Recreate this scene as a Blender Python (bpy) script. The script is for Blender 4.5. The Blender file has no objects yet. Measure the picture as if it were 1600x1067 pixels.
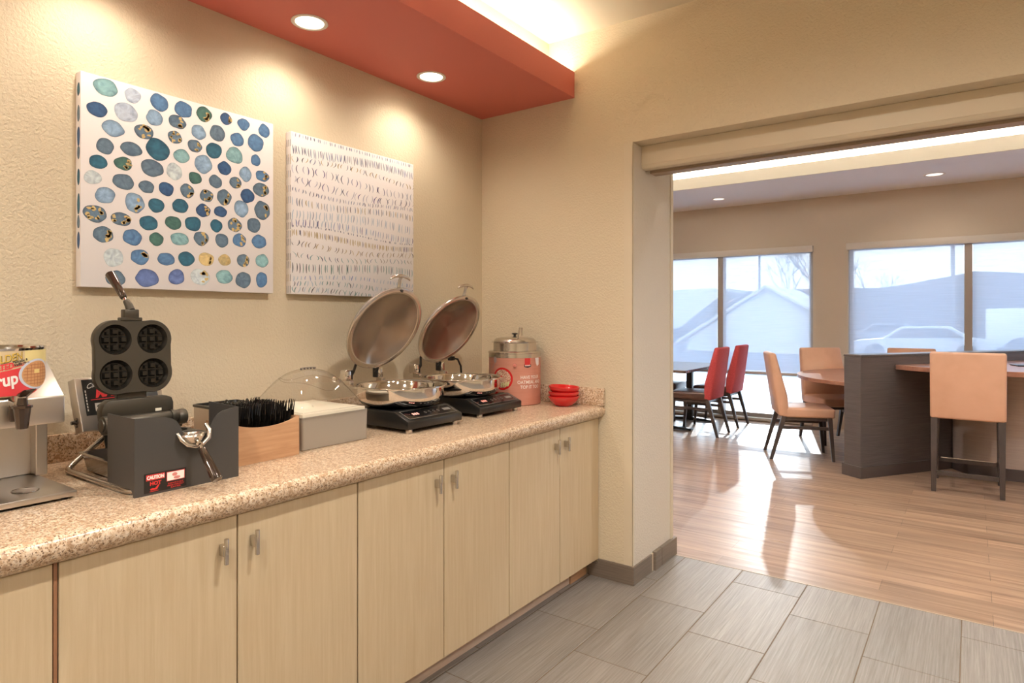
import bpy, bmesh, math, random
from mathutils import Vector, Matrix, noise
random.seed(7)
S = bpy.context.scene
COL = S.collection
PI = math.pi

# ------------------------------------------------------------------ camera
F_PX, YAW, HOR = 994.97, 0.625218, 497.02
cd = bpy.data.cameras.new('camera')
cd.sensor_width = 36.0
cd.lens = F_PX * 36.0 / 1600.0
cd.shift_y = -(533.5 - HOR) / 1600.0
cd.clip_start = 0.05
cd.clip_end = 400
cam = bpy.data.objects.new('camera', cd)
COL.objects.link(cam)
cam.location = (2.42, 0, 1.382)
cam.rotation_euler = (PI / 2, 0, YAW)
S.camera = cam
S.view_settings.view_transform = 'Standard'
S.view_settings.look = 'None'
S.view_settings.exposure = 0.2
S.view_settings.gamma = 1.0
S.view_settings.use_curve_mapping = False
try:
    S.cycles.use_denoising = True
    S.cycles.denoiser = 'OPENIMAGEDENOISE'
    S.cycles.max_bounces = 12
    S.cycles.diffuse_bounces = 6
    S.cycles.glossy_bounces = 6
    S.cycles.transmission_bounces = 8
    S.cycles.transparent_max_bounces = 16
    S.cycles.sample_clamp_indirect = 6.0
    S.cycles.caustics_reflective = False
    S.cycles.caustics_refractive = False
    S.cycles.blur_glossy = 0.6
except Exception:
    pass

# ------------------------------------------------------------------ world + sun + room lights
w = bpy.data.worlds.new('sky')
S.world = w
w.use_nodes = True
wn = w.node_tree
wn.nodes.clear()
wo = wn.nodes.new('ShaderNodeOutputWorld')
wb = wn.nodes.new('ShaderNodeBackground')
sky = wn.nodes.new('ShaderNodeTexSky')
sky.sky_type = 'HOSEK_WILKIE'
sky.turbidity = 4.0
sky.ground_albedo = 0.5
sky.sun_direction = Vector((-.24, 1.0, .45)).normalized()
wmix = wn.nodes.new('ShaderNodeMixRGB')
wmix.inputs[0].default_value = 0.8
wmix.inputs[2].default_value = (0.70, 0.84, 1.0, 1)
wn.links.new(sky.outputs[0], wmix.inputs[1])
wn.links.new(wmix.outputs[0], wb.inputs['Color'])
wb.inputs['Strength'].default_value = 6.5
wn.links.new(wb.outputs[0], wo.inputs['Surface'])

sl = bpy.data.lights.new('sun', 'SUN')
sl.energy = 1.5
sl.angle = math.radians(0.6)
sl.color = (1.0, 0.98, 0.95)
sun = bpy.data.objects.new('sun', sl)
COL.objects.link(sun)
sun.location = (-3, 20, 9)
sun.rotation_euler = Vector((.25, -1.0, -.33)).to_track_quat('-Z', 'Y').to_euler()

WARM = (1.0, 0.88, 0.72)
def area(name, loc, sx, sy, power, color, rot=(0, 0, 0), shape='RECTANGLE', spread=PI):
    l = bpy.data.lights.new(name, 'AREA')
    l.shape = shape
    l.size = sx
    if shape == 'RECTANGLE':
        l.size_y = sy
    l.energy = power
    l.color = color
    l.spread = spread
    o = bpy.data.objects.new(name, l)
    COL.objects.link(o)
    o.location = loc
    o.rotation_euler = rot
    return o
# cove strip hidden in the trough above the red soffit, shining up
area('cove_strip_light', (0.565, 0.50, 2.712), 0.05, 5.02, 34, (1.0, 0.93, 0.75), (PI, 0, 0))
# cove strip in the dining room tray, shining up
area('cove_strip_light', (1.1, 7.52, 3.0), 9.4, 0.10, 330, (1.0, 0.93, 0.78), (PI, 0, 0))
area('cove_strip_light', (1.1, 4.16, 3.0), 9.4, 0.10, 520, (0.92, 0.95, 1.0), (PI, 0, 0))  # unseen strip added on the near side to lift the dining room light

# ------------------------------------------------------------------ materials
def mat(name, color=(.8, .8, .8), rough=.5, metal=0.0, spec=.5, coat=0.0, **kw):
    m = bpy.data.materials.new(name)
    m.use_nodes = True
    b = m.node_tree.nodes['Principled BSDF']
    b.inputs['Base Color'].default_value = (*color, 1)
    b.inputs['Roughness'].default_value = rough
    b.inputs['Metallic'].default_value = metal
    b.inputs['Specular IOR Level'].default_value = spec
    b.inputs['Coat Weight'].default_value = coat
    for k, v in kw.items():
        b.inputs[k.replace('_', ' ')].default_value = v
    return m
def NB(m):
    nt = m.node_tree
    return nt, nt.nodes['Principled BSDF'], nt.nodes.new, nt.links.new
def coords(nt, scale=(1, 1, 1), rot=(0, 0, 0), src='Object'):
    tc = nt.nodes.new('ShaderNodeTexCoord')
    mp = nt.nodes.new('ShaderNodeMapping')
    mp.inputs['Scale'].default_value = scale
    mp.inputs['Rotation'].default_value = rot
    nt.links.new(tc.outputs[src], mp.inputs['Vector'])
    return mp.outputs[0]
def noise_tex(nt, vec, scale=1, detail=3, rough=.5, dist=0):
    n = nt.nodes.new('ShaderNodeTexNoise')
    n.inputs['Scale'].default_value = scale
    n.inputs['Detail'].default_value = detail
    n.inputs['Roughness'].default_value = rough
    n.inputs['Distortion'].default_value = dist
    nt.links.new(vec, n.inputs['Vector'])
    return n.outputs['Fac']
def ramp(nt, fac, stops):
    r = nt.nodes.new('ShaderNodeValToRGB')
    e = r.color_ramp.elements
    while len(e) < len(stops):
        e.new(0.5)
    for i, (p, c) in enumerate(stops):
        e[i].position = p
        e[i].color = (*c, 1)
    nt.links.new(fac, r.inputs['Fac'])
    return r.outputs['Color']
def mixc(nt, a, b, fac, mode='MIX'):
    n = nt.nodes.new('ShaderNodeMixRGB')
    n.blend_type = mode
    for i, v in ((1, a), (2, b), (0, fac)):
        if isinstance(v, (int, float)):
            n.inputs[i].default_value = v
        elif isinstance(v, tuple):
            n.inputs[i].default_value = (*v, 1)
        else:
            nt.links.new(v, n.inputs[i])
    return n.outputs[0]
def bump(nt, h, strength=.2, dist=.002):
    b = nt.nodes.new('ShaderNodeBump')
    b.inputs['Strength'].default_value = strength
    b.inputs['Distance'].default_value = dist
    nt.links.new(h, b.inputs['Height'])
    nt.links.new(b.outputs[0], nt.nodes['Principled BSDF'].inputs['Normal'])

def wall_mat(name, col, bs=.9):
    m = mat(name, col, .62, spec=.35)
    nt, b, N, L = NB(m)
    v = coords(nt)
    n1 = noise_tex(nt, v, 95, 3, .55, .4)
    bump(nt, n1, bs, .004)
    return m
M = {}
M['wall'] = wall_mat('orange_peel_cream_paint', (.66, .568, .42))
M['wall_dining'] = wall_mat('dining_tan_paint', (.56, .475, .38), .3)
M['reveal'] = wall_mat('opening_reveal_paint', (.66, .60, .51))
M['ceiling'] = mat('ceiling_cream_paint', (.72, .64, .50), .8)
M['ceiling_white'] = mat('dining_ceiling_paint', (.92, .92, .93), .8)
M['red_paint'] = mat('brick_red_paint', (.60, .165, .13), .6, spec=.3)
M['trim'] = mat('cream_trim', (.66, .57, .43), .5)

def wood_grain(name, c1, c2, scale, rough=.45, rot=(0, 0, 0), mid=.5, coat=0, bs=0):
    m = mat(name, c1, rough, coat=coat)
    nt, b, N, L = NB(m)
    v = coords(nt, scale, rot)
    n = noise_tex(nt, v, 1, 6, .65, .3)
    c = ramp(nt, n, [(max(0, mid - .2), c2), (min(1, mid + .2), c1)])
    L(c, b.inputs['Base Color'])
    if bs:
        bump(nt, n, bs, .001)
    return m
M['maple'] = wood_grain('pale_maple_laminate', (.60, .485, .325), (.52, .40, .25), (60, 60, 3.0), .42)
M['maple_edge'] = mat('brown_edge_band', (.30, .14, .07), .6)
M['kick'] = wood_grain('worn_toe_kick', (.62, .48, .38), (.48, .36, .28), (5, 5, 40), .8)
M['bamboo'] = wood_grain('bamboo_wood', (.55, .33, .19), (.42, .23, .12), (30, 5, 70), .5)
M['dark_wood'] = wood_grain('espresso_wood', (.055, .038, .032), (.03, .02, .017), (20, 20, 4), .35)
M['panel_dark'] = wood_grain('charcoal_woodgrain_laminate', (.105, .085, .08), (.06, .048, .046), (4, 4, 120), .32, bs=.1)
M['cherry'] = wood_grain('reddish_table_laminate', (.36, .17, .11), (.26, .11, .07), (3, 30, 3), .3)
M['table_dark'] = wood_grain('dark_table_laminate', (.12, .07, .05), (.07, .04, .03), (3, 40, 3), .25)
M['drum'] = wood_grain('pinkish_beige_panel', (.50, .40, .34), (.42, .32, .27), (4, 4, 90), .3)

# speckled granite laminate
m = mat('speckled_granite_laminate', (.7, .55, .4), .28)
nt, b, N, L = NB(m)
v = coords(nt)
n1 = noise_tex(nt, v, 120, 4, .7)
c = ramp(nt, n1, [(.34, (.26, .14, .07)), (.43, (.54, .37, .23)), (.53, (.72, .57, .42)), (.66, (.80, .70, .58))])
n2 = noise_tex(nt, v, 210, 2, .6)
f2 = ramp(nt, n2, [(.57, (0, 0, 0)), (.62, (1, 1, 1))])
c = mixc(nt, c, (.16, .09, .05), f2)
n3 = noise_tex(nt, v, 60, 2, .5)
f3 = ramp(nt, n3, [(.58, (0, 0, 0)), (.66, (.85, .85, .85))])
c = mixc(nt, c, (.42, .26, .15), f3)
L(c, b.inputs['Base Color'])
M['granite'] = m

# floor tile (streaked along y)
m = mat('streaked_porcelain_tile', (.4, .36, .31), .38)
nt, b, N, L = NB(m)
v = coords(nt, (150, 3, 1))
n1 = noise_tex(nt, v, 1, 5, .7, .2)
c = ramp(nt, n1, [(.3, (.165, .145, .128)), (.5, (.238, .213, .192)), (.7, (.315, .29, .267))])
v2 = coords(nt, (20, .6, 1))
c = mixc(nt, c, ramp(nt, noise_tex(nt, v2, 1, 3), [(.3, (.86, .86, .86)), (.7, (1.06, 1.06, 1.06))]), .8, 'MULTIPLY')
at = N('ShaderNodeAttribute')
at.attribute_name = 'tone'
c = mixc(nt, c, at.outputs['Color'], 1.0, 'MULTIPLY')
L(c, b.inputs['Base Color'])
bump(nt, n1, .12, .0006)
M['tile'] = m
M['grout'] = mat('brown_grout', (.16, .115, .075), .9)
# tile used for the base boards (streaks along the board)
M['base_tile'] = wood_grain('grey_base_tile', (.22, .175, .14), (.14, .11, .085), (4, 4, 150), .45)
# vinyl wood plank floor, planks running along x
m = mat('wood_plank_vinyl', (.4, .28, .18), .30)
nt, b, N, L = NB(m)
v0 = coords(nt)
br = N('ShaderNodeTexBrick')
br.offset = .37
br.offset_frequency = 2
br.squash = 1
br.inputs['Scale'].default_value = 1.0
br.inputs['Brick Width'].default_value = 1.25
br.inputs['Row Height'].default_value = .155
br.inputs['Mortar Size'].default_value = .0012
br.inputs['Mortar'].default_value = (.35, .35, .35, 1)
br.inputs['Color1'].default_value = (.80, .80, .80, 1)
br.inputs['Color2'].default_value = (1.12, 1.12, 1.12, 1)
L(v0, br.inputs['Vector'])
v = coords(nt, (1.1, 22, 1))
n1 = noise_tex(nt, v, 1, 6, .62, .6)
c = ramp(nt, n1, [(.28, (.17, .095, .062)), (.45, (.30, .19, .125)), (.60, (.40, .265, .175)), (.75, (.48, .34, .235))])
c = mixc(nt, c, br.outputs['Color'], 1, 'MULTIPLY')
L(c, b.inputs['Base Color'])
rr = ramp(nt, n1, [(.3, (.36, .36, .36)), (.7, (.27, .27, .27))])
L(rr, b.inputs['Roughness'])
M['wood_floor'] = m

def metal(name, col, rough, aniso=0, brush=None):
    m = mat(name, col, rough, 1.0)
    nt, b, N, L = NB(m)
    return m
M['steel'] = metal('brushed_steel', (.60, .56, .52), .30, brush=(6, 200, 200))
M['steel_v'] = metal('brushed_steel_upright', (.58, .54, .50), .33, brush=(200, 200, 5))
M['chrome'] = metal('polished_chrome', (.74, .71, .68), .07)
M['satin'] = metal('satin_steel', (.62, .58, .54), .22)
M['cast'] = mat('dark_cast_metal', (.075, .066, .052), .40, .6)
M['cast_inner'] = mat('seasoned_grid', (.03, .027, .022), .25, .5)
M['bronze'] = mat('glossy_dark_handle', (.055, .035, .025), .12, .4, coat=.6)
M['guard'] = mat('charcoal_powder_coat', (.055, .052, .05), .42)
M['black'] = mat('black_plastic', (.012, .012, .012), .3)
M['black_gloss'] = mat('glossy_black_glass', (.006, .006, .007), .06)
M['fork'] = mat('black_cutlery_plastic', (.010, .009, .008), .16)
M['bowl_red'] = mat('glossy_red_ceramic', (.60, .012, .014), .10, coat=.5)
M['pink'] = wood_grain('pink_printed_wrap', (.60, .27, .20), (.52, .21, .15), (3, 3, 60), .42)
M['white'] = mat('white_print', (.85, .82, .78), .5)
M['canvas'] = mat('off_white_canvas', (.80, .765, .775), .7)
M['gold'] = mat('gold_leaf', (.62, .46, .20), .45, .1)
M['sign_red'] = mat('red_print', (.60, .03, .03), .5)
M['sign_black'] = mat('black_print', (.01, .01, .01), .4)
M['label_beige'] = mat('beige_label_print', (.66, .52, .32), .35)
M['label_red'] = mat('red_label_print', (.70, .05, .06), .35)
M['label_gold'] = mat('yellow_print', (.75, .50, .08), .4)
M['plate_blue'] = mat('pale_plate_print', (.62, .66, .78), .4)
M['waffle'] = mat('waffle_print', (.62, .33, .15), .5)
M['waffle_dark'] = mat('waffle_groove_print', (.42, .16, .07), .5)
M['oat'] = mat('oatmeal_print', (.62, .42, .30), .6)
nt, b, N, L = NB(M['oat'])
L(ramp(nt, noise_tex(nt, coords(nt), 220, 2), [(.42, (.36, .10, .06)), (.56, (.72, .52, .38))]), b.inputs['Base Color'])
M['leather'] = mat('tan_leather', (.66, .38, .25), .42)
nt, b, N, L = NB(M['leather'])
L(ramp(nt, noise_tex(nt, coords(nt), 5, 3), [(.3, (.62, .35, .225)), (.7, (.70, .41, .275))]), b.inputs['Base Color'])
bump(nt, noise_tex(nt, coords(nt), 160, 2), .08, .001)
M['brown_leather'] = mat('dark_brown_leather', (.07, .032, .022), .3)
M['red_fabric'] = mat('red_woven_fabric', (.44, .045, .05), .85)
nt, b, N, L = NB(M['red_fabric'])
n = noise_tex(nt, coords(nt, (120, 120, 120)), 1, 3, .7)
L(ramp(nt, n, [(.3, (.34, .03, .035)), (.7, (.54, .07, .07))]), b.inputs['Base Color'])
M['frame_grey'] = mat('taupe_window_frame', (.34, .29, .25), .4)
M['valance'] = mat('beige_valance', (.64, .59, .53), .5)
M['butter'] = mat('cream_white_paper', (.85, .80, .66), .5)
def emis(name, col, s):
    m = mat(name, (.8, .8, .8), .5)
    b = m.node_tree.nodes['Principled BSDF']
    b.inputs['Emission Color'].default_value = (*col, 1)
    b.inputs['Emission Strength'].default_value = s
    return m
M['lamp'] = emis('lamp_lens', (1.0, .86, .66), 14)
M['lamp_dim'] = emis('lamp_lens_dim', (1.0, .9, .78), 1.2)
M['led_red'] = emis('red_display', (1, .08, .03), .8)

def glassy(name, tint, gloss=.08, rough=.0):
    m = bpy.data.materials.new(name)
    m.use_nodes = True
    nt = m.node_tree
    nt.nodes.clear()
    o = nt.nodes.new('ShaderNodeOutputMaterial')
    t = nt.nodes.new('ShaderNodeBsdfTransparent')
    t.inputs[0].default_value = (*tint, 1)
    g = nt.nodes.new('ShaderNodeBsdfGlossy')
    g.inputs['Roughness'].default_value = rough
    lw = nt.nodes.new('ShaderNodeLayerWeight')
    pw = nt.nodes.new('ShaderNodeMath')
    pw.operation = 'POWER'
    pw.inputs[1].default_value = 4.0
    nt.links.new(lw.outputs['Facing'], pw.inputs[0])
    fr = nt.nodes.new('ShaderNodeMath')
    fr.operation = 'MULTIPLY_ADD'
    fr.inputs[1].default_value = .8
    fr.inputs[2].default_value = .05
    nt.links.new(pw.outputs[0], fr.inputs[0])
    mx = nt.nodes.new('ShaderNodeMixShader')
    nt.links.new(fr.outputs[0], mx.inputs[0])
    nt.links.new(t.outputs[0], mx.inputs[1])
    nt.links.new(g.outputs[0], mx.inputs[2])
    nt.links.new(mx.outputs[0], o.inputs[0])
    return m
M['glass'] = glassy('window_glass', (.94, .96, .97))
M['acrylic'] = glassy('clear_acrylic', (.93, .92, .91), rough=.03)
# solar screen shade cloth: some see-through, some glow
m = bpy.data.materials.new('solar_screen_cloth')
m.use_nodes = True
nt = m.node_tree
nt.nodes.clear()
o = nt.nodes.new('ShaderNodeOutputMaterial')
t = nt.nodes.new('ShaderNodeBsdfTransparent')
tr = nt.nodes.new('ShaderNodeBsdfTranslucent')
df = nt.nodes.new('ShaderNodeBsdfDiffuse')
tr.inputs[0].default_value = (.26, .34, .47, 1)
df.inputs[0].default_value = (.75, .76, .80, 1)
m1 = nt.nodes.new('ShaderNodeMixShader')
m1.inputs[0].default_value = .55
nt.links.new(tr.outputs[0], m1.inputs[1])
nt.links.new(df.outputs[0], m1.inputs[2])
v = coords(nt, (3, 3, 260))
nz = noise_tex(nt, v, 1, 2, .5)
mr = nt.nodes.new('ShaderNodeMapRange')
mr.inputs['From Min'].default_value = .3
mr.inputs['From Max'].default_value = .7
mr.inputs['To Min'].default_value = .08
mr.inputs['To Max'].default_value = .19
nt.links.new(nz, mr.inputs['Value'])
m2 = nt.nodes.new('ShaderNodeMixShader')
nt.links.new(mr.outputs[0], m2.inputs[0])
nt.links.new(m1.outputs[0], m2.inputs[1])
nt.links.new(t.outputs[0], m2.inputs[2])
nt.links.new(m2.outputs[0], o.inputs[0])
M['shade'] = m
# spun metal lid with radial anisotropy
m = mat('spun_steel', (.38, .33, .29), .22, 1.0)
nt, b, N, L = NB(m)
b.inputs['Anisotropic'].default_value = .9
b.inputs['Anisotropic Rotation'].default_value = .25
tg = N('ShaderNodeTangent')
tg.direction_type = 'RADIAL'
tg.axis = 'Z'
L(tg.outputs[0], b.inputs['Tangent'])
M['spun'] = m

# ------------------------------------------------------------------ mesh helpers
class MB:
    def __init__(s):
        s.bm = bmesh.new()
        s.mi = 0
    def _merge(s, b2, mtx=None):
        if mtx is not None:
            bmesh.ops.transform(b2, matrix=mtx, verts=b2.verts)
        me = bpy.data.meshes.new('t')
        b2.to_mesh(me)
        b2.free()
        n0 = len(s.bm.faces)
        s.bm.from_mesh(me)
        bpy.data.meshes.remove(me)
        s.bm.faces.ensure_lookup_table()
        for f in s.bm.faces[n0:]:
            f.material_index = s.mi
    def box(s, x0, x1, y0, y1, z0, z1, bev=0, seg=2, mtx=None):
        b = bmesh.new()
        bmesh.ops.create_cube(b, size=1)
        for v in b.verts:
            v.co = Vector((x0 + (v.co.x + .5) * (x1 - x0), y0 + (v.co.y + .5) * (y1 - y0), z0 + (v.co.z + .5) * (z1 - z0)))
        if bev:
            bmesh.ops.bevel(b, geom=b.edges[:], offset=bev, segments=seg, profile=.5, affect='EDGES')
        s._merge(b, mtx)
        return s
    def hull(s, pts, bev=0, seg=2, mtx=None):
        """convex hull of points, optional bevel"""
        b = bmesh.new()
        for p in pts:
            b.verts.new(p)
        bmesh.ops.convex_hull(b, input=b.verts)
        bmesh.ops.dissolve_limit(b, angle_limit=.02, verts=b.verts, edges=b.edges)
        if bev:
            bmesh.ops.bevel(b, geom=b.edges[:], offset=bev, segments=seg, profile=.5, affect='EDGES')
        s._merge(b, mtx)
        return s
    def lathe(s, prof, c=(0, 0, 0), seg=48, axis=None, mtx=None, sx=1, sy=1):
        """profile [(r, z)]; open profile, r=0 closes"""
        b = bmesh.new()
        rows = []
        for r, z in prof:
            if r < 1e-6:
                rows.append([b.verts.new((0, 0, z))])
            else:
                rows.append([b.verts.new((r * sx * math.cos(2 * PI * i / seg), r * sy * math.sin(2 * PI * i / seg), z)) for i in range(seg)])
        for a, d in zip(rows, rows[1:]):
            for i in range(seg):
                j = (i + 1) % seg
                if len(a) == 1 and len(d) == 1:
                    continue
                if len(a) == 1:
                    b.faces.new((a[0], d[j], d[i]))
                elif len(d) == 1:
                    b.faces.new((a[i], a[j], d[0]))
                else:
                    b.faces.new((a[i], a[j], d[j], d[i]))
        mt = Matrix.Translation(c)
        if axis is not None:
            mt = mt @ Vector(axis).to_track_quat('Z', 'Y').to_matrix().to_4x4()
        if mtx is not None:
            mt = mtx @ mt
        bmesh.ops.recalc_face_normals(b, faces=b.faces)
        s._merge(b, mt)
        return s
    def cyl(s, p0, p1, r0, r1=None, seg=20, bev=0):
        r1 = r0 if r1 is None else r1
        p0, p1 = Vector(p0), Vector(p1)
        h = (p1 - p0).length
        if bev:
            prof = [(0, 0), (r0 - bev, 0), (r0 - bev * .3, bev * .3), (r0, bev), (r1, h - bev), (r1 - bev * .3, h - bev * .3), (r1 - bev, h), (0, h)]
        else:
            prof = [(0, 0), (r0, 0), (r1, h), (0, h)]
        return s.lathe(prof, p0, seg, axis=p1 - p0)
    def tube(s, pts, r, seg=12, closed=False, cap=True, flat=1.0):
        pts = [Vector(p) for p in pts]
        n = len(pts)
        b = bmesh.new()
        rows = []
        up = None
        for i, p in enumerate(pts):
            if closed:
                t = pts[(i + 1) % n] - pts[i - 1]
            else:
                t = pts[min(i + 1, n - 1)] - pts[max(i - 1, 0)]
            t.normalize()
            if up is None:
                up = Vector((0, 0, 1)) if abs(t.z) < .9 else Vector((1, 0, 0))
            u = (up - t * up.dot(t)).normalized()
            v = t.cross(u)
            up = u
            ri = r[i] if isinstance(r, (list, tuple)) else r
            rows.append([b.verts.new(p + u * ri * flat * math.cos(2 * PI * k / seg) + v * ri * math.sin(2 * PI * k / seg)) for k in range(seg)])
        prs = list(zip(rows, rows[1:])) + ([(rows[-1], rows[0])] if closed else [])
        for a, d in prs:
            for k in range(seg):
                b.faces.new((a[k], a[(k + 1) % seg], d[(k + 1) % seg], d[k]))
        if cap and not closed:
            b.faces.new(rows[0][::-1])
            b.faces.new(rows[-1])
        bmesh.ops.recalc_face_normals(b, faces=b.faces)
        s._merge(b)
        return s
    def prism(s, poly, fn, d0, d1, bev=0):
        """poly [(a,b)], fn(a,b,d)->xyz"""
        b = bmesh.new()
        A = [b.verts.new(fn(p[0], p[1], d0)) for p in poly]
        B = [b.verts.new(fn(p[0], p[1], d1)) for p in poly]
        b.faces.new(A[::-1])
        b.faces.new(B)
        n = len(poly)
        for i in range(n):
            b.faces.new((A[i], A[(i + 1) % n], B[(i + 1) % n], B[i]))
        bmesh.ops.recalc_face_normals(b, faces=b.faces)
        if bev:
            ed = [e for e in b.edges if e.calc_face_angle(0) > .6]
            bmesh.ops.bevel(b, geom=ed, offset=bev, segments=2, profile=.5, affect='EDGES')
        bmesh.ops.triangulate(b, faces=[f for f in b.faces if len(f.verts) > 6])
        s._merge(b)
        return s
    def faces(s, verts, faces):
        b = bmesh.new()
        vs = [b.verts.new(v) for v in verts]
        for f in faces:
            b.faces.new([vs[i] for i in f])
        s._merge(b)
        return s
    def grid(s, fn, nu, nv):
        vs, fs = [], []
        for i in range(nu + 1):
            for j in range(nv + 1):
                vs.append(fn(i / nu, j / nv))
        for i in range(nu):
            for j in range(nv):
                a = i * (nv + 1) + j
                fs.append((a, a + nv + 1, a + nv + 2, a + 1))
        return s.faces(vs, fs)
    def obj(s, name, mats, parent=None, smooth=35, mtx=None, kind=None, label=None):
        if not isinstance(mats, (list, tuple)):
            mats = [mats]
        root = parent
        while root is not None and root.parent is not None:
            root = root.parent
        if mtx is None and root is not None:
            bmesh.ops.translate(s.bm, vec=-Vector(root.location), verts=s.bm.verts)
        me = bpy.data.meshes.new(name)
        s.bm.to_mesh(me)
        s.bm.free()
        for m in mats:
            me.materials.append(M[m] if isinstance(m, str) else m)
        if smooth:
            me.polygons.foreach_set('use_smooth', [True] * len(me.polygons))
            me.set_sharp_from_angle(angle=math.radians(smooth))
        o = bpy.data.objects.new(name, me)
        COL.objects.link(o)
        if parent is not None:
            o.parent = parent
        if mtx is not None and mtx != 'local':
            if root is not None:
                mtx = Matrix.Translation(-Vector(root.location)) @ mtx
            o.matrix_local = mtx
        if kind:
            o['kind'] = kind
        if label:
            o['label'] = label
        return o
def thing(name, label, cat, loc=(0, 0, 0), group=None):
    o = bpy.data.objects.new(name, None)
    o.empty_display_size = .05
    COL.objects.link(o)
    o.location = loc
    o['label'] = label
    o['category'] = cat
    if group:
        o['group'] = group
    return o
def tag(o, label, cat, group=None):
    o['label'] = label
    o['category'] = cat
    if group:
        o['group'] = group
    return o
KIDS = {}
def copy_tree(o, parent=None):
    c = o.copy()
    COL.objects.link(c)
    if parent is not None:
        c.parent = parent
    for ch in [x for x in COL.objects if x.parent == o]:
        copy_tree(ch, c)
    return c
def text_mesh(body, size, bold=0.0, align='CENTER', shear=0.0):
    cu = bpy.data.curves.new('t', 'FONT')
    cu.body = body
    cu.size = size
    cu.align_x = align
    cu.offset = bold * size
    cu.shear = shear
    cu.resolution_u = 3
    ob = bpy.data.objects.new('t', cu)
    COL.objects.link(ob)
    bpy.context.view_layer.update()
    me = bpy.data.meshes.new_from_object(ob)
    bpy.data.objects.remove(ob)
    bpy.data.curves.remove(cu)
    vs = [v.co.copy() for v in me.vertices]
    fs = [tuple(p.vertices) for p in me.polygons]
    bpy.data.meshes.remove(me)
    return vs, fs
def add_text(mb, body, size, fn, bold=0.0, align='CENTER', shear=0.0, sx=1.0):
    vs, fs = text_mesh(body, size, bold, align, shear)
    mb.faces([fn(v.x * sx, v.y) for v in vs], fs)
def disc2(mb, fn, cx, cy, rx, ry, rings=3, seg=28, rin=0, wob=0, sd=0):
    vs, fs = [], []
    for k in range(rings + 1):
        q = rin + (1 - rin) * k / rings
        for i in range(seg):
            a = 2 * PI * i / seg
            ww = 1 + wob * noise.noise(Vector((math.cos(a) * 1.3 + sd, math.sin(a) * 1.3, sd * .7)))
            vs.append(fn(cx + rx * q * ww * math.cos(a), cy + ry * q * ww * math.sin(a)))
    for k in range(rings):
        for i in range(seg):
            j = (i + 1) % seg
            fs.append((k * seg + i, k * seg + j, (k + 1) * seg + j, (k + 1) * seg + i))
    mb.faces(vs, fs)

# ------------------------------------------------------------------ near room shell
Y0, YF, YW = 3.04, 3.575, 8.85
CEIL = 2.93
NX1 = 5.2
def struct(mb, name, mats, **k):
    return mb.obj(name, mats, kind='structure', **k)
# floor tiles: one mesh, grout slab + tiles
b = MB()
b.box(-.1, NX1 + .1, -2.6, YF, -.12, -.0015)
b.mi = 1
xs = [1.077 + .3265 * k for k in range(-4, 14)]
tones = []
for k, x0 in enumerate(xs):
    col = k - 4 - 1          # column 0 starts at 1.403
    yoff = (3.384 - .2165 * col) % .65
    y = yoff - .65 * 5
    while y < YF:
        ya, yb = max(y, -2.5), min(y + .65, YF - .002)
        xa, xb = max(x0, 0.0), min(x0 + .3265, NX1)
        if yb - ya > .01 and xb - xa > .01:
            n0 = len(b.bm.faces)
            b.box(xa + .0022, xb - .0022, ya + .0022, yb - .0022, -.01, 0, .0012, 1)
            tones.append((n0, random.uniform(.9, 1.06)))
        y += .65
fl = struct(b, 'floor', ['grout', 'tile'])
me = fl.data
ca = me.color_attributes.new('tone', 'FLOAT_COLOR', 'CORNER')
starts = [t[0] for t in tones] + [len(me.polygons)]
for ti, (n0, tn) in enumerate(tones):
    for pi in range(n0, starts[ti + 1]):
        for li in me.polygons[pi].loop_indices:
            ca.data[li].color = (tn, tn, tn, 1)
# wood floor of the dining room
b = MB()
b.box(-4.7, 6.9, YF, YW + .25, -.12, 0)
struct(b, 'floor', 'wood_floor', smooth=0)
b = MB()
b.box(.997, 4.7, YF - .004, YF + .004, -.001, .0015)
struct(b, 'trim_1', mat('floor_transition_strip', (.45, .36, .27), .4))

b = MB()
b.box(-.15, 0, -2.6, Y0, 0, CEIL + .3)
struct(b, 'wall_left', 'wall')
b = MB()
b.box(-.15, .995, Y0, YF - .002, 0, CEIL + .3)
b.box(.995, 4.7, Y0, YF - .002, 2.294, CEIL + .3)
b.box(4.7, NX1 + .15, Y0, YF - .002, 0, CEIL + .3)
struct(b, 'wall_back', 'wall')
# thin skim of the opening reveal in its paler paint
b = MB()
b.box(.9945, .998, Y0 + .004, YF - .012, .0, 2.290)
struct(b, 'wall_reveal', 'reveal')
b = MB()
b.box(NX1, NX1 + .15, -2.6, Y0, 0, CEIL + .3)
struct(b, 'wall_right', 'wall')
b = MB()
b.box(-.15, NX1 + .15, -2.75, -2.6, 0, CEIL + .3)
struct(b, 'wall_front', 'wall')
b = MB()
b.box(0, NX1, -2.6, Y0, CEIL, CEIL + .1)
struct(b, 'ceiling', 'ceiling')
# bulkhead behind the cove and the red soffit trough
b = MB()
b.box(0, .484, -2.6, Y0 - .001, 2.62, CEIL)
struct(b, 'wall_bulkhead', 'wall')
b = MB()
b.prism([(0, 2.592), (.650, 2.592), (.650, 2.734), (.636, 2.734), (.636, 2.610), (.4845, 2.610), (.4845, 2.6195), (0, 2.6195)], lambda a, c, d: (a, d, c), -2.599, Y0 - .001)
struct(b, 'ceiling_soffit', 'red_paint')
# corner beads of the opening
b = MB()
b.box(.947, .9975, Y0 - .0015, Y0 + .001, .094, 2.294)
b.box(.9955, .9985, Y0 - .0015, Y0 + .012, .094, 2.294)
struct(b, 'trim_2', 'trim')
b = MB()
b.box(.9955, 1.004, YF - .036, YF, .094, 2.294, .001, 1)
struct(b, 'trim_3', 'trim')
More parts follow.
